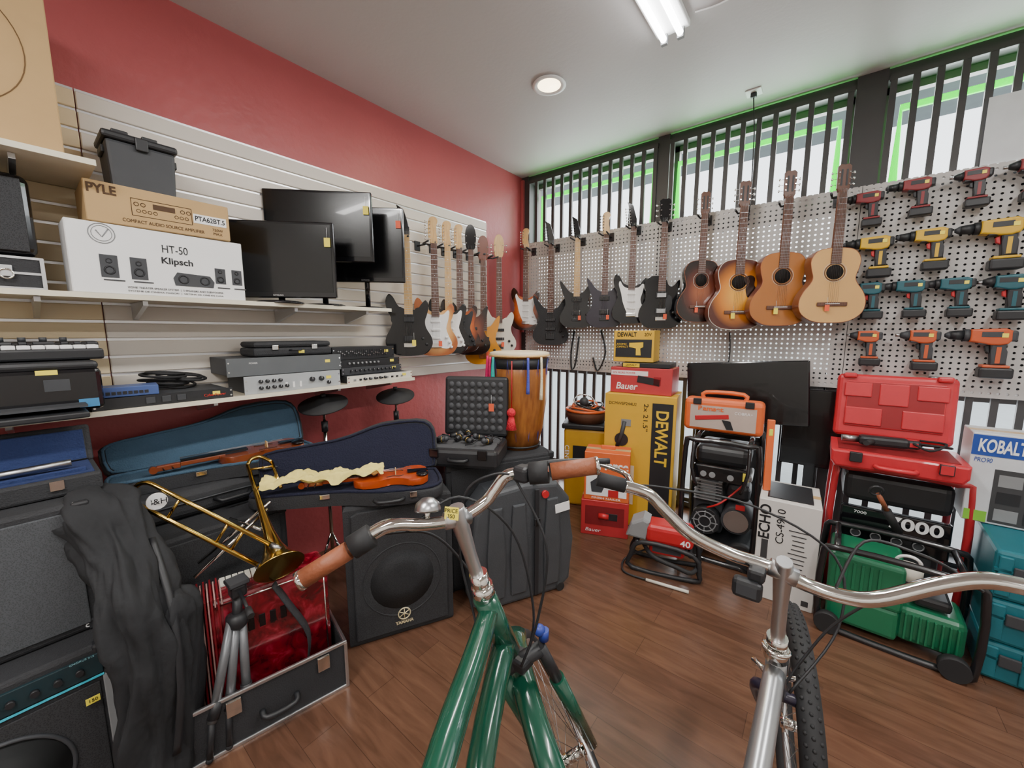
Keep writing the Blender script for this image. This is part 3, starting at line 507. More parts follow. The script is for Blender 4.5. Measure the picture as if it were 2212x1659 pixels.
# ---------------------------------------------------------------- amps & left stack
def combo(name,lab,loc,rz,w,d,h,body,grille,cat='amplifier',pan=None,trim=None,hd=True):
    t=T(name,lab,cat,loc,rz); M().box((0,0,h/2),(w,d,h),body,.012).to(t,'cabinet'); ph=.09 if pan else 0
    M().box((0,-d/2-.002,(h-ph)/2),(w-.06,.008,h-ph-.05),grille,.003).to(t,'grille_cloth')
    if pan:
        M().box((0,-d/2-.004,h-ph/2-.012),(w-.04,.01,ph-.025),pan,.002).to(t,'control_panel')
        for i in range(10): M().cyl((-w*.4+i*w*.085,-d/2-.008,h-ph/2-.012),(-w*.4+i*w*.085,-d/2-.022,h-ph/2-.012),.009,BLK,seg=12).to(t,'knob')
    if trim:
        for s in (-1,1): M().box((s*(w/2-.012),-d/2-.004,(h-ph)/2),(.022,.012,h-ph-.02),trim,.002).to(t,'edge_trim')
    for sx in (-1,1):
        for sz in (0,1): M().box((sx*(w/2-.018),-d/2+.016,.018+sz*(h-.036)),(.04,.04,.04),BLK,.008).to(t,'corner_protector')
    if hd: M().tube([(-.09,0,h-.002),(-.08,0,h+.022),(.08,0,h+.022),(.09,0,h-.002)],.008,BLK,6).to(t,'handle')
    return t
a=combo('combo_amplifier','black combo amplifier with silver trim and teal panel',(.66,-3.52,0),90,.50,.40,.51,BLKM,MESHB,pan=mat('#1d3238',.4),trim=GRY,hd=False)
M().torus((0,-.208,.2),(0,1,0),.15,.006,DGR,40,6).lathe([(.15,0),(.05,-.03),(0,-.03)],mat('#1d1f20',.8),c=(0,-.2075,.2),rot=(-90,0,0)).to(a,'speaker_cone'); M().box((0,-.21,.415),(.46,.002,.006),mat('#35c0d8',.4)).to(a,'accent_stripe'); M().box((.2,-.215,.35),(.03,.002,.02),YTAG).to(a,'price_tag'); txt(a,'150',(.2,-.217,.35),.014,INK); txt(a,'CHORUS 212',(0.19,-.2165,.488),.008,mat('#7fb0b8',.4),.05)
a=combo('guitar_cabinet','dark grey cloth guitar speaker cabinet',(.55,-3.515,.512),90,.50,.42,.42,BLKM,MESHG,hd=False); txt(a,'80',(.22,-.2105,.02),.03,WHT)
b=T('instrument_case','open small instrument case with blue plush lining','case',(.56,-3.40,.934),90); BLU=mat('#22315c',.9,bump=.4,bscale=150)
M().box((0,0,.03),(.36,.22,.06),BLKM,.008).to(b,'bottom_shell'); M().box((0,0,.0605),(.33,.19,.004),BLU).box((0,-.07,.066),(.3,.01,.02),BLU,.004).to(b,'plush_lining'); M().box((0,.115,.12),(.36,.03,.13),BLKM,.008,rot=(-12,0,0)).box((0,.097,.12),(.33,.008,.11),BLU,.003,rot=(-12,0,0)).to(b,'lid'); M().cyl((-.12,0,.075),(.12,-.02,.085),.012,STL).to(b,'flute_joint'); M().box((.08,-.113,.04),(.03,.006,.03),CHR).to(b,'latch')
cab=combo('speaker_cabinet','black covered speaker cabinet',(.40,-2.915,0),90,.52,.46,.665,BLKM,MESHB,cat='speaker',hd=False)
k=T('soft_case','long black padded soft instrument case','case',(.30,-2.81,.667),90); M().box((0,0,.06),(.76,.34,.12),BLKM,.04,seg=4).to(k,'shell'); M().tube([(-.37,-.171,.07),(0,-.173,.075),(.37,-.171,.07)],.004,DGR,5).to(k,'zipper'); M().tube([(-.07,-.17,.06),(-.05,-.2,.05),(.05,-.2,.05),(.07,-.17,.06)],.009,BLK,6).to(k,'handle')
VI=[(0,0),(-.07,.006),(-.103,.05),(-.10,.09),(-.075,.125),(-.062,.16),(-.062,.19),(-.075,.215),(-.085,.26),(-.075,.32),(-.04,.35),(0,.355),(.04,.35),(.075,.32),(.085,.26),(.075,.215),(.062,.19),(.062,.16),(.075,.125),(.10,.09),(.103,.05),(.07,.006)]
def violin(lab,loc,rot,vm,sc=1):
    t=T('violin',lab,'violin',loc,rot=rot); t.scale=(sc,sc,sc)
    M().prism(VI,-.018,.016,vm,.004,sm=4).to(t,'body'); M().prism([(-.012,.0),(.012,.0),(.02,.10),(-.02,.10)],-.028,-.022,BLKG).to(t,'tailpiece'); M().prism([(-.019,.24),(.019,.24),(.012,.49),(-.012,.49)],-.032,-.024,BLKG).to(t,'fingerboard')
    M().prism([(-.016,.33),(.016,.33),(.012,.49),(-.012,.49)],-.024,-.004,vm,.004).to(t,'neck'); M().box((0,-.01,.53),(.022,.024,.08),vm,.004).cyl((-.018,-.008,.58),(.018,-.008,.58),.014,vm).to(t,'scroll')
    M().prism([(-.02,-.018),(.02,-.018),(.012,-.046),(-.012,-.046)],.155,.159,MAPLE,axis='z').to(t,'bridge'); M().sph((-.055,-.026,.03),(.035,.008,.03),BLKG).to(t,'chin_rest')
    for s in (-1,1): M().tube([(s*.032,-.0195,.12),(s*.045,-.0195,.14),(s*.035,-.0195,.17),(s*.045,-.0195,.2)],.002,BLK,4,sm=3).to(t,'sound_slot'); M().cyl((s*.01,-.01,.52),(s*.045,-.01,.52),.003,BLKG).cyl((s*.01,-.01,.55),(s*.045,-.01,.55),.003,BLKG).to(t,'side_peg')
    strings(t,4,.08,.49,.03,.018,-.040); return t
CO=[(-.40,.03),(-.39,.0),(-.33,-.02),(-.08,-.05),(.04,-.085),(.14,-.118),(.31,-.128),(.38,-.10),(.40,-.03),(.395,.10),(.37,.128),(.2,.13),(-.1,.13),(-.34,.13),(-.39,.11)]
def vcase(lab,loc,rz,lining,th=-100,sc=1):
    t=T('violin_case',lab,'case',loc,rz); t.scale=(sc,sc,sc); cy=.04
    sh=lambda k:[(a*(1-(1-k)*.35),(b-cy)*k+cy) for a,b in CO]
    M().prism(CO,0,.055,BLKM,.012,axis='z',sm=2).to(t,'bottom_shell'); M().prism(sh(.86),.0555,.058,lining,axis='z',sm=2).tube([(a,b,.06) for a,b in sh(.92)],.008,lining,6,closed=True,sm=2).to(t,'plush_lining')
    l=M(); l.prism(CO,0,.05,BLKM,.012,axis='z',sm=2); l.prism(sh(.84),-.003,-.0002,lining,axis='z',sm=2); l.tube([(a,b,-.003) for a,b in sh(.90)],.006,lining,6,closed=True,sm=2)
    r=E((th,0,0)); off=Vector((0,.13,.062))-(r@Vector((0,.13,0)))
    l.to(t,'lid',loc=off,rot=(th,0,0))
    M().box((-.1,-.05,.045),(.04,.012,.02),CHR,.002).box((.26,-.133,.045),(.03,.01,.025),CHR,.002).to(t,'latch'); M().tube([(.10,-.12,.03),(.12,-.15,.03),(.2,-.15,.03),(.22,-.125,.03)],.008,BLK,6,sm=3).to(t,'handle')
    return t
BL1=mat('#3b5468',.9,bump=.5,bscale=160); BL2=mat('#14172e',.9,bump=.5,bscale=160)
vcase('open violin case with dusty blue plush lining',(.37,-2.80,.789),86,BL1,-118)
violin('reddish brown violin lying in open case',(.385,-2.47,.866),(270,0,176),mat('#7a3a1e',.25,coat=.5),1.0)
vcase('open violin case with navy velvet lining',(.86,-2.46,.684),56,BL2,-112,1.04)
violin('orange varnished violin lying in open case',(1.045,-2.165,.764),(270,0,146),mat('#b4481a',.2,coat=.6),.95)
cl=T('polishing_cloth','crumpled yellow cloth over violin neck','cloth',(.80,-2.545,.778),56); m=M(); g=[]
for i in range(61):
    row=[]
    for j in range(15):
        u=i/60-.5; v=j/14-.5; n1=noise.noise(Vector((u*9,v*4,1.3))); n2=noise.noise(Vector((u*22,v*9,4)))
        row.append(m.bm.verts.new((u*.50+.01*n2,v*(.09+.035*noise.noise(Vector((u*7,0,0))))+.012*n1,.022+.022*n1+.012*n2+.02*math.cos(v*3)+.012*math.sin(v*18+u*10))))
    g.append(row)
for i in range(60):
    for j in range(14): f_=m.bm.faces.new((g[i][j],g[i+1][j],g[i+1][j+1],g[i][j+1])); f_.smooth=True; f_.material_index=m.mi(mat('#e2d27c',.9,bump=.2,bscale=80))
m.to(cl,'fabric')
# trombone
tb=T('trombone','brass slide trombone leaning on the cabinets','trombone',(.85,-2.9,.6)); O=Vector((.85,-2.9,.6))
a=Vector((.64,-3.12,.87)); b_=Vector((.95,-2.86,.63)); ax=(b_-a).normalized(); sd=Vector((.35,.55,.75)); sd=(sd-ax*sd.dot(ax)).normalized()*.042
arc=[a-O+sd*math.cos(D(k))-ax*.042*math.sin(D(k)) for k in range(0,181,20)]
M().tube([b_-O+sd]+arc+[b_-O-sd],.008,GLD,10).cyl(b_-O+sd,b_-O+sd+ax*.04,.01,STL).cyl(b_-O-sd,b_-O-sd+ax*.04,.01,STL).to(tb,'slide')
for k in (.11,.30,.36): M().cyl(a-O+ax*k+sd,a-O+ax*k-sd,.005,GLD).to(tb,'slide_brace')
txt(tb,'B&H',a-O+ax*.04+Vector((.03,0,0)),.03,INK,rot=(90,0,75)); M().cyl(a-O+ax*.04+Vector((.018,0,0)),a-O+ax*.04+Vector((.026,0,0)),.030,WHT,seg=20).to(tb,'round_sticker')
be=Vector((1.0,-2.83,.585)); bt=Vector((.575,-2.775,.87)); dr=(bt-be); L=dr.length
m=M(); q=dr.to_track_quat('Z','Y').to_euler(); m.T=Matrix.Translation(be-O)@q.to_matrix().to_4x4(); m.lathe([(.085,0),(.08,.008),(.052,.04),(.032,.09),(.019,.16),(.011,.3),(.008,L)],GLD,seg=32); m.to(tb,'bell')
s2=Vector((0.03,.085,.0)); M().tube([bt-O,bt-O+dr*.06+s2*.2,bt-O+dr*.08+s2*.6,bt-O+s2],.008,GLD,8,sm=4).tube([bt-O+s2,bt-O+s2-dr*.3],.007,GLD,8).cyl(bt-O-dr*.25,bt-O-dr*.25+s2,.005,GLD).cyl(bt-O-dr*.05,bt-O-dr*.05+s2,.005,GLD).to(tb,'tuning_slide')
# soft gig bag
gb=T('gig_bag','empty black soft gig bag slumped over the amplifiers','bag',(.98,-3.19,0)); NY=mat('#1e1f22',.8,bump=.45,bscale=22,var=.3)
m=M().tube([(-.34,-.07,.925),(-.24,-.05,.87),(-.15,-.02,.74),(-.06,-.01,.58),(-.02,.0,.42),(-.01,-.01,.2),(.01,-.01,.0)],[.05,.085,.075,.08,.085,.08,.075,.07],NY,72,sm=10,flat=.5,fold=.45); m.to(gb,'bag_shell')
M().tube([(-.09,.07,.60),(-.06,.085,.53),(-.04,.065,.32),(-.02,.045,.02)],[.03,.055,.055,.045],NY,48,sm=12,flat=.6,fold=.4).to(gb,'side_pocket'); M().tube([(-.17,.05,.77),(-.03,.06,.58),(.03,.05,.35),(.03,.02,.12)],.012,BLK,6,sm=5,flat=.25).to(gb,'shoulder_strap')
# aluminium case, accordion, tripod
ac=T('equipment_case','open black case with aluminium edges','case',(.895,-2.865,0),78); w_,d_,h_=.51,.28,.20
m=M().box((0,0,.005),(w_,d_,.01),BLKM)
for sy in (-1,1): m.box((0,sy*(d_/2-.004),h_/2),(w_,.008,h_),BLKM)
for sx in (-1,1): m.box((sx*(w_/2-.004),0,h_/2),(.008,d_,h_),BLKM)
m.to(ac,'tub'); m=M()
for sy in (-1,1):
    for z in (.006,h_): m.box((0,sy*d_/2,z),(w_+.012,.012,.014),ALU,.003)
    for sx in (-1,1): m.box((sx*w_/2,sy*d_/2,h_/2),(.014,.014,h_),ALU,.003)
for sx in (-1,1):
    for z in (.006,h_): m.box((sx*w_/2,0,z),(.012,d_,.014),ALU,.003)
m.to(ac,'edge_trim'); M().box((-.12,-d_/2-.008,.16),(.045,.01,.06),CHR,.004).box((.17,-d_/2-.008,.16),(.045,.01,.06),CHR,.004).to(ac,'latch'); M().tube([(-.04,-d_/2-.004,.09),(-.03,-d_/2-.035,.08),(.06,-d_/2-.035,.08),(.07,-d_/2-.004,.09)],.01,BLK,8,sm=3).to(ac,'handle')
ad=T('accordion','red pearl piano accordion standing in its case','accordion',(.86,-2.87,.012),78); M().box((.045,0,.25),(.40,.15,.49),PEARL,.022,seg=4).to(ad,'body')
m=M()
for i in range(10): m.box((-.195+i*.0095,-.005,.30),(.006,.14,.40) if i%2 else (.006,.155,.415),mat('#b89a92',.5) if i%2 else mat('#7d1822',.4),.001,seg=1)
m.to(ad,'bellows'); M().tube([(.05,-.082,.49),(.09,-.10,.40),(.15,-.11,.25),(.14,-.095,.1)],.022,BLKM,6,sm=4,flat=.2).to(ad,'shoulder_strap')
m=M()
for x0,z0,x1,z1 in ((-.12,.475,.225,.475),(-.12,.03,.225,.03),(.225,.03,.225,.475)): m.tube([(x0,-.077,z0),(x1,-.077,z1)],.003,CHR,6)
m.to(ad,'chrome_trim','chrome trim strip')
for i in range(4): M().box((-.03+i*.035,-.0765,.36),(.02,.003,.05),BLKG,.002).to(ad,'register_switch')
for i in range(14): M().box((-.10+i*.02,0.035,.500),(.017,.06,.008),OFF,.001,seg=1).to(ad,'key')
TG=mat('#6e7073',.35,.4)
tp=T('tripod','folded silver and black camera tripod','tripod',(1.0,-2.985,.012)); 
for i,dy in enumerate((-.03,0,.035)):
    M().cyl((-.055,dy*.5+.02,.42),(-.0,dy*1.6-.04,.13),.0145,TG).cyl((0,dy*1.6-.04,.14),(.005,dy*1.9-.05,.0),.010,BLK).cyl((-.012,dy*1.3-.025,.19),(-.002,dy*1.55-.038,.14),.018,BLK).sph((.005,dy*1.9-.05,.006),.012,RUB,8).to(tp,'leg')
M().cyl((-.055,.02,.38),(-.068,.035,.50),.016,BLK).lathe([(.022,0),(.036,.02),(.034,.05),(.015,.06)],BLK,c=(-.06,.025,.38)).to(tp,'center_column'); M().box((-.07,.037,.52),(.05,.05,.05),BLK,.01).box((-.07,.037,.55),(.065,.065,.015),DGR,.004).cyl((-.05,.037,.52),(.07,.03,.49),.006,BLK).cyl((.04,.032,.497),(.075,.03,.488),.011,RUB).to(tp,'pan_head')
ms=T('music_stand','folding chrome stand with slanted arms','stand',(.66,-2.88,.69))
M().cyl((0,0,.0),(.16,.06,-.02),.006,CHR).cyl((.02,-.12,-.13),(.10,.12,.06),.006,CHR).cyl((.14,-.16,-.12),(.12,.1,.04),.006,CHR).to(ms,'arm')
# PA speaker
sp_=T('pa_speaker','large black portable loudspeaker with metal grille','speaker',(.843,-2.225,0),63)
M().prism([(-.245,-.21),(.245,-.21),(.245,.0),(.15,.21),(-.15,.21),(-.245,.0)],.0,.68,BLKM,.015,axis='z').to(sp_,'cabinet'); M().prism([(-.215,.03),(.215,.03),(.215,.64),(.19,.655),(-.19,.655),(-.215,.64)],-.222,-.21,MESHB,.006).to(sp_,'grille')
M().torus((0,-.2215,.29),(0,1,0),.18,.003,mat('#303134',.6),48,6).lathe([(.175,0),(.06,-.002),(0,-.002)],mesh_mat('speaker_mesh_dark','#0a0a0b','#28292c',260),c=(0,-.2215,.29),rot=(-90,0,0)).to(sp_,'woofer')
CRM=mat('#e6d9b0',.35,.3)
m=M().torus((.0,-.226,.115),(0,1,0),.028,.003,CRM,24,5)
for k in range(3):
    a_=D(60*k+30); m.tube([(-.024*math.cos(a_),-.226,.115-.024*math.sin(a_)),(.024*math.cos(a_),-.226,.115+.024*math.sin(a_))],.0025,CRM,4)
m.to(sp_,'emblem'); txt(sp_,'YAMAHA',(0,-.226,.072),.022,CRM,.085,bold=.0008)
cb=combo('speaker_cabinet','black bass speaker cabinet under the drum',(.911,-1.58,0),63,.67,.50,.735,BLKM,MESHB,cat='speaker',hd=False)
gc=T('hardshell_case','dark grey moulded hardshell case standing upright','case',(1.27,-1.73,0),63); GC=mat('#424549',.5,bump=.15,bscale=150)
OC=[(-.29,.04),(-.22,.0),(.22,.0),(.29,.05),(.30,.30),(.28,.54),(.20,.64),(0,.66),(-.20,.64),(-.28,.54),(-.30,.30)]
M().prism(OC,-.09,.09,GC,.025,seg=3).to(gc,'shell')
for x in (-.17,-.04,.16): M().prism([(x-.045,.06),(x+.045,.06),(x+.05,.3),(x+.035,.56),(x-.035,.56),(x-.05,.3)],-.104,-.085,GC,.008).to(gc,'raised_rib')
M().box((.06,-.108,.33),(.025,.01,.6),BLK,.003).box((.06,-.0,.662),(.025,.2,.006),BLK).box((.06,-.114,.45),(.035,.012,.045),BLKG,.004).to(gc,'strap'); M().cyl((.115,-.085,.59),(.115,-.106,.59),.02,RED).to(gc,'emblem'); M().tube([(-.06,0,.655),(-.05,0,.685),(.05,0,.685),(.06,0,.655)],.01,BLK,8,sm=3).to(gc,'handle')
M().box((.22,-.105,.5),(.09,.003,.05),WHT,rot=(0,-5,0)).to(gc,'sticker'); M().cyl((-.22,-.1,.025),(-.22,-.06,.025),.025,RUB).cyl((.22,-.1,.025),(.22,-.06,.025),.025,RUB).to(gc,'support_wheel')
hc=T('foam_case','open black hard case with egg-crate foam lid','case',(.995,-1.85,.742),29); FO=mat('#4a4b4e',.95)
M().box((0,0,.05),(.42,.30,.10),BLK,.02).to(hc,'bottom_shell'); M().box((0,0,.10),(.37,.25,.006),FO).to(hc,'foam_insert')
m=M().box((0,.0,0),(.38,.05,.35),BLK,.018); 
for i in range(8):
    for j in range(7): m.sph((-.147+i*.042,-.022,-.126+j*.042),(.019,.014,.019),FO,8)
m.to(hc,'lid',loc=(0.02,.168,.275),rot=(-6,0,0))
M().box((-.13,-.155,.08),(.05,.012,.05),BLKG,.004).box((.13,-.155,.08),(.05,.012,.05),BLKG,.004).to(hc,'latch'); M().tube([(-.05,-.15,.05),(-.04,-.18,.05),(.04,-.18,.05),(.05,-.15,.05)],.009,BLK,8,sm=2).to(hc,'handle')
tag(hc,(.12,.12,.3),OTAG)
for i in range(7):
    u_,v_=-.15+.05*i,(-.05,.04,-.02,.07)[i%4]; ca,sa=math.cos(D(29)),math.sin(D(29))
    mm=T('microphone','small clip microphone with brass band and cable','microphone',(.995+u_*ca-v_*sa,-1.85+u_*sa+v_*ca,.847),40*i,group='microphones in the foam case'); M().cyl((0,0,.014),(.045,.02,.024),.014,BLK).sph((.05,.022,.026),.016,DGR,10).torus((.03,.013,.020),(1,.4,.1),.0145,.003,GLD,16,5).to(mm,'capsule'); M().tube([(0,0,.012),(-.03,-.02,.03),(-.05,.02,.02),(-.02,.05,.008)],.004,BLK,5,sm=4).to(mm,'cable')
dr_=T('rope_drum','amber wooden rope-tuned drum with colourful tassels','drum',(1.04,-1.42,.735)); dr_.scale=(.93,.93,1); DW=wood('drum_wood','#7c4620','#a86c34',(6,6,1.2),.3)
M().lathe([(.13,0),(.16,.12),(.185,.30),(.19,.45),(.185,.575)],DW,seg=40).to(dr_,'shell'); M().lathe([(.0,.598),(.17,.598),(.196,.592),(.198,.575),(.19,.57)],mat('#dfcfae',.6,var=.1),seg=40).torus((0,0,.575),(0,0,1),.196,.007,MAPLE,48,8).to(dr_,'drum_head'); M().lathe([(.190,.50),(.193,.53),(.191,.56)],BLK,seg=40).to(dr_,'band'); M().torus((0,0,.02),(0,0,1),.142,.006,BLK,40,6).to(dr_,'band')
m=M(); pts=[]
for i in range(25):
    a_=D(i*15); r_,z_=((.197,.555) if i%2 else (.153,.06)); pts.append((r_*math.cos(a_),r_*math.sin(a_),z_))
m.tube(pts,.0025,mat('#5357b0',.8),5); m.to(dr_,'rope')
for a_,c_,l_,r_ in ((-152,'#e0206c',.26,.02),(-140,'#e0206c',.22,.018),(-112,'#20a8a0',.17,.018),(-122,'#e0306c',.12,.012),(-20,'#e8e0c0',.24,.012),(-46,'#5058c0',.2,.012)):
    a2=D(a_+8); x,y=.212*math.cos(a2),.212*math.sin(a2); M().tube([(x,y,.57),(x*1.02,y*1.02,.56-l_*.5),(x*1.0,y*1.0,.56-l_)],[.007,r_*.7,r_],mat(c_,.9,bump=.5,bscale=120),8,sm=3).to(dr_,'tassel')
a2=D(-66); RP=mat('#d82838',.95,bump=1,bscale=90)
M().tube([(.2*math.cos(a2),.2*math.sin(a2),.55),(.203*math.cos(a2),.203*math.sin(a2),.27)],.004,RED,5).sph((.215*math.cos(a2),.215*math.sin(a2),.25),.028,RP).cyl((.212*math.cos(a2),.212*math.sin(a2),.24),(.22*math.cos(a2),.22*math.sin(a2),.15),.014,RP,r2=.036).to(dr_,'pompom_tassel','red pompom tassel')
for x,y,z,r in ((.25,-2.27,1.03,.135),(.27,-1.79,1.02,.125)):
    e=T('cymbal_pad','black electronic cymbal pad on a stand','cymbal',(x,y,0),group='electronic cymbal pads'); M().lathe([(0,0),(r,0),(r,.006),(r*.4,.022),(r*.2,.04),(0,.042)],RUB,c=(0,0,z),rot=(12,12,0)).to(e,'pad'); M().cyl((0,0,z-.12),(0,0,z+.06),.008,CHR).cyl((0,0,z+.045),(0,0,z+.065),.014,BLK).cyl((0,0,z-.16),(0,0,z-.1),.018,BLK).cyl((0,0,.02),(0,0,z-.1),.011,CHR).box((.0,0,z-.04),(.03,.03,.04),BLK,.006).to(e,'stand_pole')
    for k in range(3): M().cyl((0,0,.25),(.1*math.cos(D(120*k+35)),.1*math.sin(D(120*k+35)),.0),.007,CHR).to(e,'stand_leg')
# ---------------------------------------------------------------- window-side stock
YB=mat('#d6a92e',.6,var=.05)
c=carton('red tool box carton with product picture',(1.345,-.77,0),22,.33,.22,.26,mat('#b52f33',.5)); patch(c,(0,.15),.27,.14,-.111,mat('#7c1a20',.5)); txt(c,'Bauer',(-.08,-.113,.04),.035,WHT,.11,shear=.2); M().box((.05,-.113,.15),(.08,.003,.05),BLK,.004).cyl((-.04,-.112,.15),(.03,-.114,.15),.02,RED).to(c,'printed_picture')
c=carton('orange and white tool box carton',(1.355,-.77,.262),20,.31,.20,.35,ORG); patch(c,(0,.11),.28,.15,-.1012,WHT); txt(c,'Pierce',(.045,-.103,.262),.08,WHT,.20,bold=.0025,h=.07); txt(c,'FINISH NAILER',(0,-.103,.018),.02,WHT,.2); M().prism([(-.10,.06),(-.03,.06),(-.01,.11),(.10,.11),(.10,.16),(-.06,.17),(-.11,.13)],-.104,-.102,DGR).box((.05,-.103,.06),(.07,.002,.05),RED).to(c,'printed_picture'); M().box((0,0,.365),(.1,.02,.03),ORG,.005).to(c,'carry_tab')
c=carton('tall yellow carton for a tool stand',(1.475,-.43,0),10,.50,.34,1.0,YB); y=-.1715
patch(c,(.16,.5),.14,.90,y,BLK); txt(c,'DEWALT',(.16,y-.002,.70),.13,YEL,.40,rot=(90,90,0),bold=.003,h=.085); patch(c,(-.12,.32),.2,.3,y,mat('#ddd2b4',.6)); M().tube([(-.18,y-.001,.2),(-.12,y-.001,.42),(-.06,y-.001,.2)],.006,DGR,5).torus((-.12,y-.001,.38),(0,1,0),.04,.012,YEL,20,5).cyl((-.12,y-.001,.66),(-.12,y-.003,.66),.05,BLK).tube([(-.15,y-.001,.60),(-.12,y-.001,.70),(-.10,y-.001,.80)],.016,DGR,6).box((-.09,y-.002,.79),(.07,.003,.05),GRY).tube([(-.17,y-.001,.55),(-.06,y-.001,.55)],.008,DGR,6).to(c,'printed_picture')
txt(c,'DCMWSP244U2',(-.12,y,.93),.03,INK,.2); txt(c,'2x 21.5"',(.045,y,.84),.045,INK,.20,rot=(90,90,0))
c=carton('yellow power tool carton with drill picture',(1.40,-.42,1.232),8,.29,.22,.23,YB); y=-.112; txt(c,'DEWALT',(-.05,y,.20),.045,INK,.14,bold=.001); patch(c,(0,.1),.26,.13,y,BLK); M().prism([(-.03,.14),(.07,.145),(.07,.11),(.05,.1),(.055,.05),(.02,.05),(.02,.1),(-.03,.11)],y-.003,y-.001,YEL).to(c,'printed_picture'); txt(c,'ATOMIC\nCOMPACT',(-.085,y-.002,.12),.02,YEL); txt(c,'20V',(.10,y,.20),.032,INK)
c=carton('red and blue tool carton with price sticker',(1.47,-.42,1.002),6,.44,.26,.19,mat('#b4383c',.5)); y=-.132; patch(c,(-.08,.15),.27,.035,y,mat('#e9e2e0',.6)); txt(c,'Bauer',(-.1,y-.001,.05),.07,WHT,.16,shear=.2,bold=.001); txt(c,'50% MORE POWER',(-.12,y-.002,.15),.02,mat('#c8242a',.5)); M().box((.06,y,.1),(.16,.003,.05),BLK,.01,rot=(0,8,0)).box((.12,y,.1),(.05,.003,.06),mat('#8e1820',.5)).to(c,'printed_picture')
c=carton('flat black and yellow tool carton',(1.5,-.42,1.1945),6,.34,.24,.033,BLK,False); patch(c,(-.1,.016),.12,.028,-.122,YEL); txt(c,'DEWALT',(-.1,-.1235,.016),.02,INK)
t=T('storage_tote','yellow and black plastic tote with lid','storage box',(.99,-.40,0),22); M().box((0,0,.33),(.34,.26,.66),mat('#cc9e2a',.5),.02,taper=1.05).to(t,'tub'); M().box((0,0,.68),(.39,.30,.045),BLK,.012).to(t,'lid'); M().box((0,-.135,.45),(.20,.006,.14),BLK).to(t,'label_panel'); txt(t,'CENTER',(-.15,-.142,.42),.05,WHT,.2,rot=(90,90,0))
t=T('tool_bag','open orange and black tool bag with coiled cords','bag',(.98,-.40,.704),22); M().lathe([(.15,0),(.175,.06),(.165,.11),(.15,.10)],mat('#5a3a28',.8),seg=20).torus((0,0,.10),(0,0,1),.165,.012,ORG,28,6).to(t,'bag_body'); m=M()
for i in range(7): m.torus((random.uniform(-.03,.03),random.uniform(-.03,.03),.05+.015*i),(random.uniform(-.3,.3),random.uniform(-.3,.3),1),.09+.03*random.random(),.008,BLK if i%3 else ORG,28,6)
m.to(t,'cord'); M().torus((-.02,-.02,.17),(.2,-.6,1),.085,.005,CHR,30,6).sph((-.02,-.02,.165),.04,DGR).to(t,'fan_guard')
t=T('paint_sprayer','red and grey airless pump on black tube skid','power tool',(1.84,-1.0,0),14); m=M()
for s in (-.09,.09): m.tube([(-.17,s,.014),(.17,s,.014),(.20,s,.06),(.16,s,.17),(-.12,s,.19),(-.18,s,.10)],.014,BLK,8,closed=True,sm=3)
m.cyl((-.15,-.09,.17),(-.15,.09,.17),.012,BLK).cyl((.15,-.09,.16),(.15,.09,.16),.012,BLK).to(t,'skid_frame'); M().box((.03,0,.24),(.27,.15,.12),RED,.03,seg=3).box((.02,0,.15),(.2,.12,.08),DGR,.02).to(t,'motor_housing'); M().prism([(-.22,.20),(-.10,.19),(-.08,.31),(-.12,.33),(-.19,.29)],-.07,.07,GRY,.015).to(t,'nose_cover'); txt(t,'40',(.12,-.0765,.22),.05,WHT,.055,bold=.001); M().tube([(-.1,0,.1),(-.22,-.04,.03),(-.21,-.15,.010),(-.08,-.18,.010)],.006,BLK,8,sm=5).tube([(-.08,-.18,.010),(.15,-.2,.010)],.009,OFF,8).tube([(-.12,0,.14),(-.05,-.12,.13),(.08,-.13,.10),(.16,-.12,.08),(.2,-.05,.1)],.013,RUB,8,sm=5).to(t,'hose')
c=carton('white cardboard chainsaw box with black print',(2.435,-.765,0),3,.27,.34,.565,mat('#cfccc8',.75,var=.05)); y=-.1712; txt(c,'ECHO',(-.10,y,.44),.07,INK,.19,rot=(90,-90,0),bold=.0015); txt(c,'CS-4910',(-.03,y,.43),.05,INK,.19,rot=(90,-90,0)); patch(c,(-.095,.28),.03,.12,y,DIN)
for i in range(10): patch(c,(.05,.42-i*.025),.05+.04*random.random(),.005,y,DIN,'printed_line')
patch(c,(.1,.04),.03,.03,y,DIN); M().box((0,0,.5685),(.2,.26,.005),BLK).to(c,'label_sheet')
t=T('spirit_level','long orange box level standing on end','level',(2.325,-.80,.567),20,rot=(-3,0,15)); M().box((0,0,.20),(.035,.025,.40),ORG,.003).to(t,'beam'); M().box((0,-.004,.33),(.02,.02,.04),mat('#d8e04c',.2),.004).to(t,'vial')
def frame(par,w,d,h,m,r=.014,z0=.0,name='tube_frame'):
    b=M()
    for s in (-1,1): b.tube([(-w/2,s*d/2,z0+.06),(-w/2,s*d/2,h-.06),(-w/2+.06,s*d/2,h),(w/2-.06,s*d/2,h),(w/2,s*d/2,h-.06),(w/2,s*d/2,z0+.06),(w/2-.06,s*d/2,z0+r),(-w/2+.06,s*d/2,z0+r)],r,m,10,closed=True,sm=3)
    for x in (-w/2+.05,w/2-.05):
        for z in (z0+.015,h-.003): b.cyl((x,-d/2,z),(x,d/2,z),r*.9,m)
    return b.to(par,name)
BFR=mat('#1c1c1f',.25,coat=.4)
t=T('generator','black portable generator with tube frame and engine','generator',(2.06,-.54,0),4); frame(t,.40,.42,.78,BFR,.016); M().box((0,0.02,.67),(.31,.32,.12),BLK,.04,seg=3).cyl((.0,0,.72),(0,0,.755),.035,BLKG).to(t,'fuel_tank')
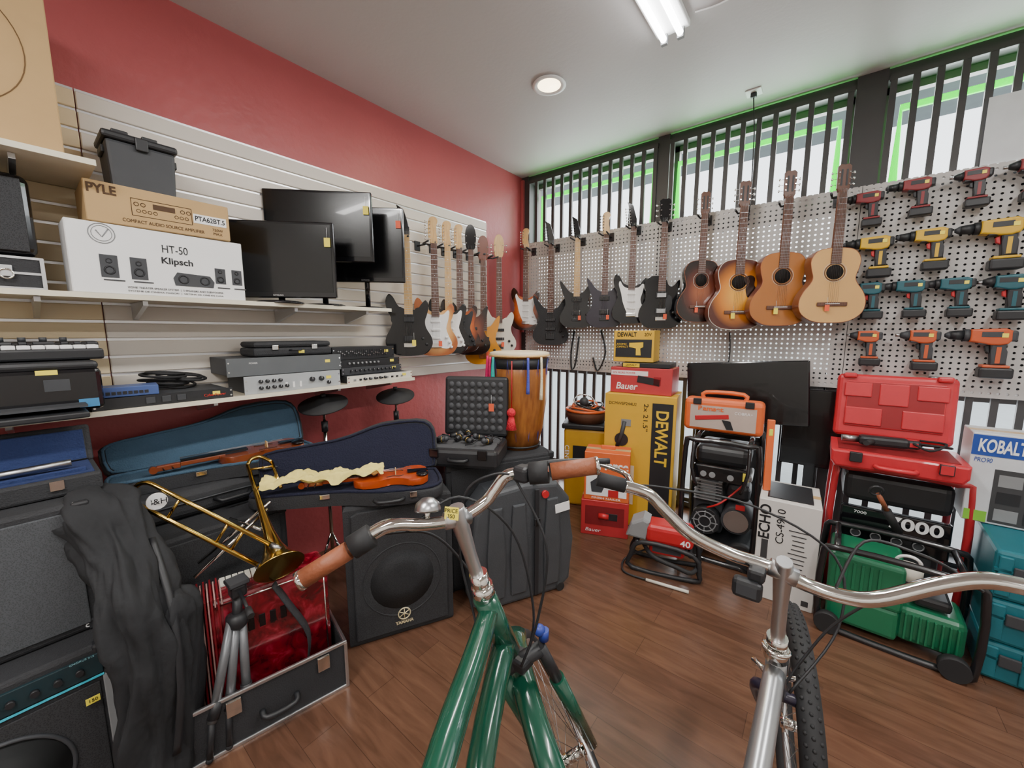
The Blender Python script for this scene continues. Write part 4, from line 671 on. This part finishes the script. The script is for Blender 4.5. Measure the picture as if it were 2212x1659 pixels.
M().box((0,0,.10),(.38,.34,.03),BLK).to(t,'base_plate'); M().box((-.07,.05,.25),(.18,.22,.24),DGR,.02).box((-.07,-.03,.43),(.12,.14,.14),GRY,.015).to(t,'engine_block')
m=M()
for k in range(7): m.box((-.07,-.03,.37+k*.02),(.16,.17,.006),GRY)
m.to(t,'cylinder_fins'); M().cyl((.10,-.12,.27),(.10,.14,.27),.085,DGR,seg=24).cyl((.10,-.13,.27),(.10,-.12,.27),.07,STL,seg=24).to(t,'alternator'); M().box((.1,.0,.44),(.13,.18,.11),BLK,.03).to(t,'air_cleaner'); M().box((.1,.0,.55),(.14,.2,.04),mat('#a8a8a8',.3,.6),.01).to(t,'muffler')
m=M().cyl((-.07,-.07,.24),(-.07,-.16,.24),.085,BLK,seg=28)
for k in range(2): m.torus((-.07,-.162,.24),(0,1,0),.035+.03*k,.004,GRY,28,5)
for k in range(8): m.box((-.07+.055*math.cos(D(45*k)),-.161,.24+.055*math.sin(D(45*k))),(.04,.005,.006),GRY,rot=(0,-45*k,0))
m.to(t,'recoil_starter'); M().box((0,-.185,.58),(.30,.03,.09),BLKG,.008).to(t,'control_panel'); M().cyl((-.14,-.16,.08),(-.14,-.215,.08),.08,RUB).cyl((.14,-.16,.08),(.14,-.215,.08),.08,RUB).to(t,'support_wheel')
for x,z in ((-.09,.57),(-.04,.57),(.06,.57)): M().cyl((x,-.195,z),(x,-.205,z),.018,GRY).to(t,'power_socket')
M().tube([(-.15,-.21,.78),(-.15,-.26,.62),(-.12,-.25,.5)],.010,BFR,8,sm=3).tube([(.15,-.21,.78),(.15,-.26,.62),(.12,-.25,.5)],.010,BFR,8,sm=3).to(t,'handle'); M().tube([(.12,-.1,.5),(.02,-.19,.4),(-.06,-.17,.34)],.006,RED,6,sm=4).to(t,'fuel_hose'); M().box((.12,-.135,.37),(.05,.01,.03),RED).to(t,'warning_label')
tag(t,(.14,-.222,.62),YTAG,.03,.05)
t=T('tool_case','orange plastic tool case with printed nailer picture','case',(2.03,-.50,.797),4); M().box((0,0,.11),(.46,.12,.22),ORG,.03,seg=3).to(t,'shell'); M().tube([(-.12,0,.21),(-.11,0,.255),(.11,0,.255),(.12,0,.21)],.014,ORG,8,sm=3).to(t,'handle'); patch(t,(0,.10),.38,.15,-.0612,mat('#b9a79c',.6)); txt(t,'Ramset',(-.07,-.063,.155),.04,ORG,.15,bold=.0015); txt(t,'COBRA+',(.12,-.063,.14),.025,WHT,.1); M().box((-.06,-.062,.10),(.2,.006,.03),RED,.01,rot=(0,-8,0)).prism([(.0,.09),(.05,.085),(.07,.03),(.03,.03)],-.066,-.061,BLK).to(t,'printed_picture'); M().box((-.15,-.064,.2),(.05,.012,.04),BLK,.004).box((.15,-.064,.2),(.05,.012,.04),BLK,.004).to(t,'latch')
t=T('storage_cabinet','low black storage cabinet below the television','cabinet',(2.02,-.2,0)); M().box((0,0,.37),(.42,.18,.74),BLK,.006).to(t,'carcass'); M().box((-.105,-.093,.37),(.2,.008,.68),BLKM,.003).to(t,'door'); M().box((.105,-.093,.37),(.2,.008,.68),BLKM,.003).to(t,'door')
t=T('television','large black flat screen television on a stand','television',(2.12,-.225,.742),rot=(-4,-4,2)); M().box((0,0,.29),(.74,.035,.43),BLKG,.008).to(t,'bezel'); M().box((0,-.0185,.295),(.71,.002,.395),SCREEN).to(t,'screen'); M().box((-.08,0,.045),(.05,.03,.08),BLKG).box((-.08,0,.004),(.26,.12,.008),BLKG,.003).to(t,'stand')
t=T('television','black flat television beside the red generator','television',(2.50,-.13,0),2); M().box((0,0,.82),(.34,.03,.52),BLKG,.008).to(t,'bezel'); M().box((0,-.016,.825),(.31,.002,.48),SCREEN).to(t,'screen'); M().box((0,0,.29),(.06,.03,.56),BLKG).box((0,0,.006),(.22,.14,.012),BLKG,.003).to(t,'stand')
GR=mat('#a8232a',.35,coat=.3)
t=T('generator','portable generator with red tube frame and black panel','generator',(2.87,-.43,0),0); frame(t,.50,.40,.73,GR,.017); M().box((0,0,.62),(.42,.34,.16),BLK,.035,seg=3).cyl((.1,0,.69),(.1,0,.715),.035,BLKG).to(t,'fuel_tank'); M().box((0,-.17,.42),(.42,.04,.19),BLKG,.008).to(t,'control_panel'); txt(t,'7000',(.08,-.192,.47),.085,WHT,.20,bold=.002); txt(t,'7000',(-.13,-.192,.49),.02,WHT,.05)
for i in range(4): M().cyl((-.14+i*.08,-.19,.375),(-.14+i*.08,-.20,.375),.022,DGR,seg=18).torus((-.14+i*.08,-.20,.375),(0,1,0),.02,.003,GRY,18,5).to(t,'power_socket')
M().box((0,0,.2),(.38,.3,.26),DGR,.03).box((0,0,.05),(.46,.36,.02),BLK).to(t,'engine_block'); M().cyl((-.08,-.15,.2),(-.08,-.18,.2),.09,BLK,seg=24).to(t,'recoil_starter'); M().cyl((-.24,-.1,.0),(-.24,-.1,.05),.02,RUB).cyl((.24,-.1,.0),(.24,-.1,.05),.02,RUB).to(t,'foot')
RC=mat('#bf2832',.4,coat=.15)
t=T('tool_case','open bright red plastic tool case','case',(2.84,-.53,.750),0); M().prism([(-.23,0),(.23,0),(.25,.03),(.25,.09),(-.25,.09),(-.25,.03)],-.19,.13,RC,.012).box((0,-.03,.0905),(.44,.26,.004),mat('#7c0f16',.6)).to(t,'bottom_shell')
l=M().box((0,0,.18),(.49,.07,.36),RC,.025,seg=3).box((0,-.036,.19),(.40,.012,.26),mat('#8f121a',.45),.006)
for x,z,w,h in ((-.15,.27,.12,.08),(.0,.25,.12,.12),(.15,.27,.12,.08),(-.12,.12,.16,.1),(.12,.12,.16,.1)): l.box((x,-.043,z),(w,.012,h),RC,.012)
l.box((-.19,-.03,.35),(.06,.05,.03),RC,.01).box((.19,-.03,.35),(.06,.05,.03),RC,.01); l.to(t,'lid',loc=(0,.165,.10),rot=(-8,0,0))
M().box((-.15,-.2,.065),(.05,.02,.05),BLK,.004).box((.17,-.2,.065),(.05,.02,.05),RC,.004).to(t,'latch'); M().tube([(-.07,-.19,.03),(-.06,-.22,.03),(.06,-.22,.03),(.07,-.19,.03)],.012,RC,8,sm=2).to(t,'handle')
t2=T('rotary_hammer','black and red corded hammer drill in its case','power tool',(2.80,-.57,.845),8); M().box((0,0,.035),(.2,.06,.05),BLK,.015).box((.11,0,.035),(.06,.05,.045),RC,.012).cyl((-.1,0,.035),(-.17,0,.035),.018,STL).cyl((-.05,-.03,.035),(-.09,-.11,.04),.013,RUB).to(t2,'body'); M().tube([(.13,0,.04),(.2,-.06,.05),(.26,.02,.03),(.2,.08,.02),(.12,.07,.02)],.006,RUB,6,sm=5).tube([(.1,0,.05),(.15,-.09,.03),(.22,-.04,.06),(.15,.04,.05)],.006,RUB,6,sm=5).to(t2,'cord')
t=T('drill_auxiliary_handle','black and brown side handle hanging in front','tool handle',(2.885,-.685,.45),rot=(20,-26,0)); M().cyl((0,0,.0),(0,0,.14),.018,RUB).cyl((0,0,.14),(0,0,.24),.011,BRN).torus((0,0,.26),(0,1,0),.025,.007,BLK,20,6).to(t,'grip')
GN=mat('#1b6f4c',.35,coat=.25)
t=T('air_compressor','green portable compressor in black tube frame','generator',(2.86,-.86,0),-2); frame(t,.52,.32,.43,BFR,.015); M().box((-.10,0,.285),(.27,.26,.22),GN,.02,seg=3).box((.13,0,.13),(.22,.22,.17),GN,.03,seg=3).box((-.1,0,.11),(.26,.25,.15),GN,.02).to(t,'engine_block'); m=M()
for i in range(8): m.box((.05+i*.023,-.115,.13),(.008,.02,.12),GN,.002)
for i in range(6): m.box((-.20+i*.03,-.133,.30),(.012,.01,.13),GN,.002)
m.to(t,'cooling_fin'); M().cyl((.05,-.05,.33),(.05,-.05,.39),.045,OFF).torus((.04,-.07,.41),(0,1,.4),.04,.007,WHT,24,6).to(t,'air_filter'); M().box((.13,-.02,.25),(.12,.13,.05),BLK,.015).to(t,'muffler'); M().cyl((-.22,-.16,.05),(-.22,-.20,.05),.05,RUB).cyl((.20,-.16,.05),(.20,-.20,.05),.05,RUB).to(t,'support_wheel')
for i,(z,h) in enumerate(((0,.17),(.170,.19),(.360,.21))):
    t=T('tool_case','teal stackable plastic tool case with latches' if i else 'teal plastic tote with loose parts','case',(3.40,-.71,z),-3,group='teal tool cases'); w=.50; M().box((0,0,h/2),(w,.50,h-.002),TEAL,.015).to(t,'shell'); m=M()
    for x in (-.22,-.12,.12,.22): m.box((x,-.253,h/2),(.04,.014,h*.8),TEAL,.005)
    m.box((0,-.254,h*.62),(w,.012,.012),mat('#0c5c66',.5)).to(t,'raised_rib'); M().box((-.17,-.263,h*.62),(.06,.012,.05),DGR,.004).box((.17,-.263,h*.62),(.06,.012,.05),DGR,.004).to(t,'latch')
c=carton('blue and white box picturing storage totes',(3.345,-.55,.572),-2,.50,.20,.42,mat('#cdd0d4',.5)); y=-.1012; BW=mat('#22469a',.5); patch(c,(0,.365),.498,.095,y,BW); txt(c,'KOBALT',(-.160,y-.002,.365),.075,WHT,.145,bold=.002,shear=.1,h=.062); txt(c,'PRO90',(-.21,y,.295),.03,BW,.055,shear=.1); patch(c,(.03,.135),.40,.25,y,DIN)
for i in range(4):
    for j in range(3): patch(c,(-.12+i*.085,.05+j*.08),.07,.055,y-.001,BLK if (i+j)%2 else GRY,'printed_tote')
patch(c,(-.21,.03),.07,.05,y-.0015,mat('#7fbf3a',.5))
t=T('angle_grinder','yellow and black corded grinder on pegboard','power tool',(3.02,-.13,1.10)); M().box((0,0,0),(.05,.05,.14),YEL,.015).cyl((0,0,.07),(0,0,.1),.024,STL).box((0,0,-.1),(.05,.045,.08),BLK,.012).to(t,'body'); M().tube([(0,0,-.13),(.02,0,-.25),(-.04,-.03,-.35),(-.01,-.03,-.45)],.005,RUB,6,sm=4).to(t,'cord'); M().tube([(0,.02,.05),(0,.075,.055)],.003,STL,6).to(t,'peg_hook')
# ---------------------------------------------------------------- bicycles
def rel(o):
    O=Vector(o.location); return lambda m,name,label=None: m.to(o,name,label,loc=-O)
def wheel(o,c,n,R,tr=.021,lab='wheel',spokes=28,tread=True):
    c=Vector(c); n=Vector(n).normalized(); O=Vector(o.location); w=bpy.data.objects.new('wheel',None); COL.objects.link(w); w.parent=o; w.location=c-O
    m=M().torus((0,0,0),n,R-tr,tr,RUB,64,10); q=n.to_track_quat('Z','Y')
    if tread:
        for k in range(90):
            a=D(4*k); 
            for s in (-.6,0,.6):
                p=q@Vector(((R-tr+tr*.95*math.cos(s))*math.cos(a+s*.03),(R-tr+tr*.95*math.cos(s))*math.sin(a+s*.03),tr*.95*math.sin(s)*1.0)); m.sph(p,(.005,.005,.005),RUB,6)
    m.to(w,'tire'); M().torus((0,0,0),n,R-tr*2.1,.010,ALU,64,8).to(w,'rim'); M().cyl(-n*.035,n*.035,.014,CHR).cyl(-n*.03,-n*.026,.024,CHR).cyl(n*.026,n*.03,.024,CHR).to(w,'hub')
    m=M()
    for k in range(spokes):
        a=D(360/spokes*k); b=a+D(30 if k%4<2 else -30); m.tube([q@Vector((.022*math.cos(b),.022*math.sin(b),.028*(1 if k%2 else -1))),q@Vector(((R-tr*2.2)*math.cos(a),(R-tr*2.2)*math.sin(a),0))],.001,STL,3)
    m.to(w,'spoke')
GB=mat('#114836',.2,coat=.7,var=.05)
g=T('bicycle','green cruiser bicycle with chrome handlebar and brown grips','bicycle',(2.1,-2.8,0)); r=rel(g)
bar=[(1.81,-2.99,1.02),(1.84,-2.945,1.05),(1.865,-2.915,1.062),(1.90,-2.87,1.056),(1.945,-2.82,1.062),(1.972,-2.768,1.085),(1.985,-2.745,1.112),(2.002,-2.725,1.142),(2.035,-2.705,1.15),(2.08,-2.68,1.155)]
r(M().tube(bar,.0130,CHR,12,sm=5),'handlebar','chrome swept handlebar')
r(M().tube([(1.77,-3.06,.98),(1.812,-2.988,1.021)],.0185,BRN,14),'grip','brown leather-look grip'); r(M().tube([(2.085,-2.678,1.156),(2.16,-2.622,1.17)],.0185,BRN,14),'grip','brown leather-look grip')
r(M().tube([(1.766,-3.067,.976),(1.77,-3.06,.98)],.0195,CHR,14).tube([(2.16,-2.622,1.170),(2.166,-2.618,1.171)],.0195,CHR,14),'grip_end_cap')
r(M().tube([(1.815,-2.983,1.025),(1.835,-2.95,1.045)],.024,RUB,14),'gear_shifter'); r(M().tube([(2.045,-2.70,1.15),(2.08,-2.68,1.155)],.024,RUB,14),'gear_shifter'); r(M().box((2.035,-2.71,1.15),(.035,.035,.035),BLK,.008),'shifter_body')
r(M().tube([(1.845,-2.925,1.05),(1.84,-2.90,1.055),(1.80,-2.915,1.04),(1.76,-2.96,1.0)],[.010,.008,.006,.007],CHR,8,sm=4),'brake_lever'); r(M().tube([(2.02,-2.72,1.15),(2.04,-2.68,1.16),(2.09,-2.64,1.17),(2.17,-2.575,1.17)],[.010,.008,.006,.007],BLK,8,sm=4),'brake_lever')
r(M().lathe([(.0,.024),(.012,.022),(.024,.012),(.027,0),(.027,-.004),(0,-.004)],STL,c=(1.898,-2.858,1.085),rot=(-10,-10,0)).cyl((1.898,-2.862,1.06),(1.898,-2.858,1.084),.006,CHR),'bell','silver dome bell')
r(M().tube([(1.948,-2.824,1.092),(1.95,-2.818,1.06),(1.962,-2.80,.98),(1.972,-2.787,.925)],[.016,.019,.014,.014],ALU,12,sm=4).cyl((1.935,-2.845,1.064),(1.957,-2.795,1.064),.018,ALU).cyl((1.972,-2.787,.935),(1.978,-2.777,.885),.020,CHR),'stem'); r(M().cyl((1.976,-2.78,.905),(1.980,-2.773,.872),.024,CHR),'headset')
st=M().box((0,0,0),(.03,.002,.025),YTAG); st.to(g,'price_tag',loc=(1.953-2.1,-2.842+2.8,1.085-0),rot=(-10,0,25)); txt(g,'PRICE\n350',(1.953-2.1,-2.8435+2.8,1.085),.011,INK,rot=(80,0,25))
r(M().tube([(1.979,-2.775,.875),(2.005,-2.72,.72)],.026,GB,14).tube([(1.985,-2.765,.84),(2.045,-2.88,.828),(2.11,-3.01,.815),(2.22,-3.22,.77)],[.022,.024,.025,.020],GB,14,sm=4).tube([(2.0,-2.73,.745),(2.095,-2.915,.68),(2.19,-3.06,.50),(2.28,-3.17,.30)],.026,GB,14,sm=4).tube([(2.235,-3.25,.80),(2.28,-3.17,.30)],.016,GB,12).tube([(2.28,-3.17,.30),(2.50,-3.58,.33)],.010,GB,10).tube([(2.235,-3.24,.76),(2.50,-3.58,.33)],.008,GB,10),'frame','glossy green tube frame')
n_=Vector((.63,.68,.46)).normalized(); ax_=Vector((2.08,-2.54,.325)); cr=Vector((2.015,-2.69,.68))
r(M().box(cr,(.05,.05,.03),BLK,.008).tube([cr-n_*.055,cr+n_*.055],.017,BLK,10),'fork_crown')
for s in (-1,1):
    a=cr+n_*.055*s; b=ax_+n_*.058*s; md=a.lerp(b,.32)
    r(M().tube([a+(a-b)*.03,md],.014,BLK if s>0 else GB,12).tube([(a+(a-b)*.02) if s<0 else md-(b-a)*.04,b],[.022,.024,.018] if s<0 else [.019,.017,.014],GB,12).cyl(b-n_*.01,b+n_*.01,.012,CHR),'fork_leg')
upv=(Vector((0,0,1))-n_*n_.z).normalized(); bk=n_.cross(upv).normalized()
if bk.dot(Vector((2.52,-3.36,0))-Vector((2.08,-2.54,0)))<0: bk=-bk
pts=[ax_+upv*.335*math.cos(D(k))+bk*.335*math.sin(D(k)) for k in range(-22,126,6)]
r(M().tube(pts,.031,GB,12,flat=.55),'fender','green front mudguard')
r(M().sph(cr+n_*.05+Vector((0,0,.05)),.014,mat('#2a3a8c',.4)).cyl(cr+n_*.062+Vector((0,0,.02)),cr+n_*.062+Vector((0,0,.045)),.012,mat('#2a3a8c',.4)),'adjuster_knob','blue adjuster knob')
wheel(g,ax_,n_,.32,.017,tread=False); wheel(g,(2.50,-3.60,.34),(.88,.44,.16),.335,.022,tread=False)
r(M().tube([(1.88,-2.9,1.045),(1.93,-2.80,1.10),(2.0,-2.70,1.0),(2.03,-2.66,.8),(2.02,-2.67,.68)],.003,BLK,6,sm=6).tube([(2.03,-2.71,1.14),(1.99,-2.75,1.15),(1.93,-2.78,1.1),(1.91,-2.78,.95),(1.96,-2.78,.78),(2.01,-2.86,.72)],.003,BLK,6,sm=6).tube([(2.02,-2.72,1.14),(2.09,-2.70,1.0),(2.07,-2.70,.82),(2.04,-2.72,.7)],.003,BLK,6,sm=6).tube([(1.84,-2.93,1.04),(1.86,-2.82,1.0),(1.9,-2.75,.9),(1.96,-2.72,.78),(2.0,-2.8,.7)],.003,BLK,6,sm=6),'brake_cable')
r(M().cyl((2.235,-3.25,.8),(2.225,-3.275,.88),.012,CHR).sph((2.24,-3.33,.90),(.07,.12,.03),BLK,16,rot=(0,0,25)),'saddle')
SV=mat('#a9abad',.3,.8,var=.04)
g=T('bicycle','silver cruiser bicycle with wide chrome handlebar','bicycle',(2.5,-2.3,0)); r=rel(g)
r(M().tube([(2.15,-2.445,1.068),(2.205,-2.415,1.05),(2.25,-2.405,1.01),(2.304,-2.39,.965),(2.38,-2.36,.932),(2.457,-2.334,.916),(2.529,-2.318,.893),(2.59,-2.31,.888),(2.646,-2.30,.90),(2.736,-2.272,.955),(2.80,-2.26,.985),(2.88,-2.26,.990)],.0155,CHR,12,sm=5),'handlebar','chrome wide handlebar'); r(M().tube([(2.095,-2.475,1.082),(2.155,-2.443,1.068)],.018,RUB,14),'grip','black rubber grip'); r(M().tube([(2.85,-2.26,.99),(2.98,-2.265,.992)],.021,BRN,14),'grip','dark brown grip')
r(M().tube([(2.17,-2.43,1.065),(2.13,-2.39,1.08),(2.06,-2.42,1.10),(2.02,-2.46,1.105)],[.009,.007,.006,.006],CHR,8,sm=4),'brake_lever')
r(M().tube([(2.488,-2.345,.945),(2.487,-2.332,.91),(2.487,-2.315,.82),(2.487,-2.305,.72)],[.016,.020,.015,.015],ALU,12,sm=4).cyl((2.46,-2.335,.918),(2.512,-2.328,.905),.02,ALU).cyl((2.487,-2.305,.735),(2.487,-2.30,.70),.022,CHR),'stem'); r(M().cyl((2.487,-2.302,.705),(2.488,-2.298,.675),.026,CHR).torus((2.487,-2.302,.70),(0,.1,1),.026,.005,CHR,24,6),'headset')
r(M().box((2.44,-2.36,.905),(.035,.04,.03),BLK,.008).box((2.425,-2.375,.87),(.06,.03,.045),DGR,.01),'lamp_bracket')
r(M().tube([(2.488,-2.30,.685),(2.492,-2.27,.56)],.022,SV,14).tube([(2.488,-2.31,.645),(2.484,-2.478,.60),(2.475,-2.70,.52),(2.46,-2.90,.42)],[.022,.023,.023,.02],SV,14,sm=4).tube([(2.49,-2.28,.585),(2.47,-2.6,.38),(2.455,-2.88,.27)],.019,SV,12,sm=3).tube([(2.455,-2.88,.27),(2.45,-3.05,.72)],.016,SV,12).tube([(2.455,-2.88,.27),(2.44,-3.30,.33)],.01,SV,10).tube([(2.45,-3.02,.65),(2.44,-3.30,.33)],.009,SV,10),'frame','silver tube frame')
DK=mat('#2b2638',.3)
for s in (-1,1): r(M().tube([(2.494+s*.01,-2.270,.56),(2.502+s*.050,-2.25,.545),(2.512+s*.060,-2.215,.49),(2.528+s*.058,-2.14,.38),(2.54+s*.054,-2.09,.315)],[.012,.015,.013,.010,.009],DK,10,sm=4),'fork_leg')
wheel(g,(2.54,-2.075,.325),(1,.18,.06),.325,.028); wheel(g,(2.44,-3.34,.335),(1,-.04,0),.335,.025,tread=False)
r(M().tube([(2.58,-2.31,.9),(2.62,-2.26,1.0),(2.70,-2.25,1.0),(2.76,-2.22,.97),(2.80,-2.24,.95)],.003,BLK,6,sm=6).tube([(2.80,-2.24,.97),(2.72,-2.20,.92),(2.60,-2.22,.78),(2.54,-2.24,.66),(2.50,-2.28,.57)],.003,BLK,6,sm=6).tube([(2.15,-2.42,1.06),(2.2,-2.3,1.03),(2.4,-2.2,1.0),(2.58,-2.15,.9),(2.6,-2.2,.75),(2.52,-2.3,.6)],.003,BLK,6,sm=6),'brake_cable')
r(M().tube([(2.48,-2.27,.60),(2.44,-2.24,.60),(2.44,-2.20,.56)],.007,CHR,8).tube([(2.5,-2.24,.58),(2.56,-2.22,.60),(2.58,-2.18,.56)],.007,CHR,8),'brake_caliper')
r(M().cyl((2.45,-3.05,.72),(2.448,-3.07,.82),.012,CHR).sph((2.447,-3.09,.84),(.08,.12,.03),BLK,16),'saddle')
# ---------------------------------------------------------------- camera
cd=bpy.data.cameras.new('camera'); co=bpy.data.objects.new('camera',cd); COL.objects.link(co); co.location=(2.52,-3.36,1.45); co.rotation_euler=(D(82.5),0,D(38.4)); cd.lens=850/2212*36; cd.clip_start=.02; bpy.context.scene.camera=co
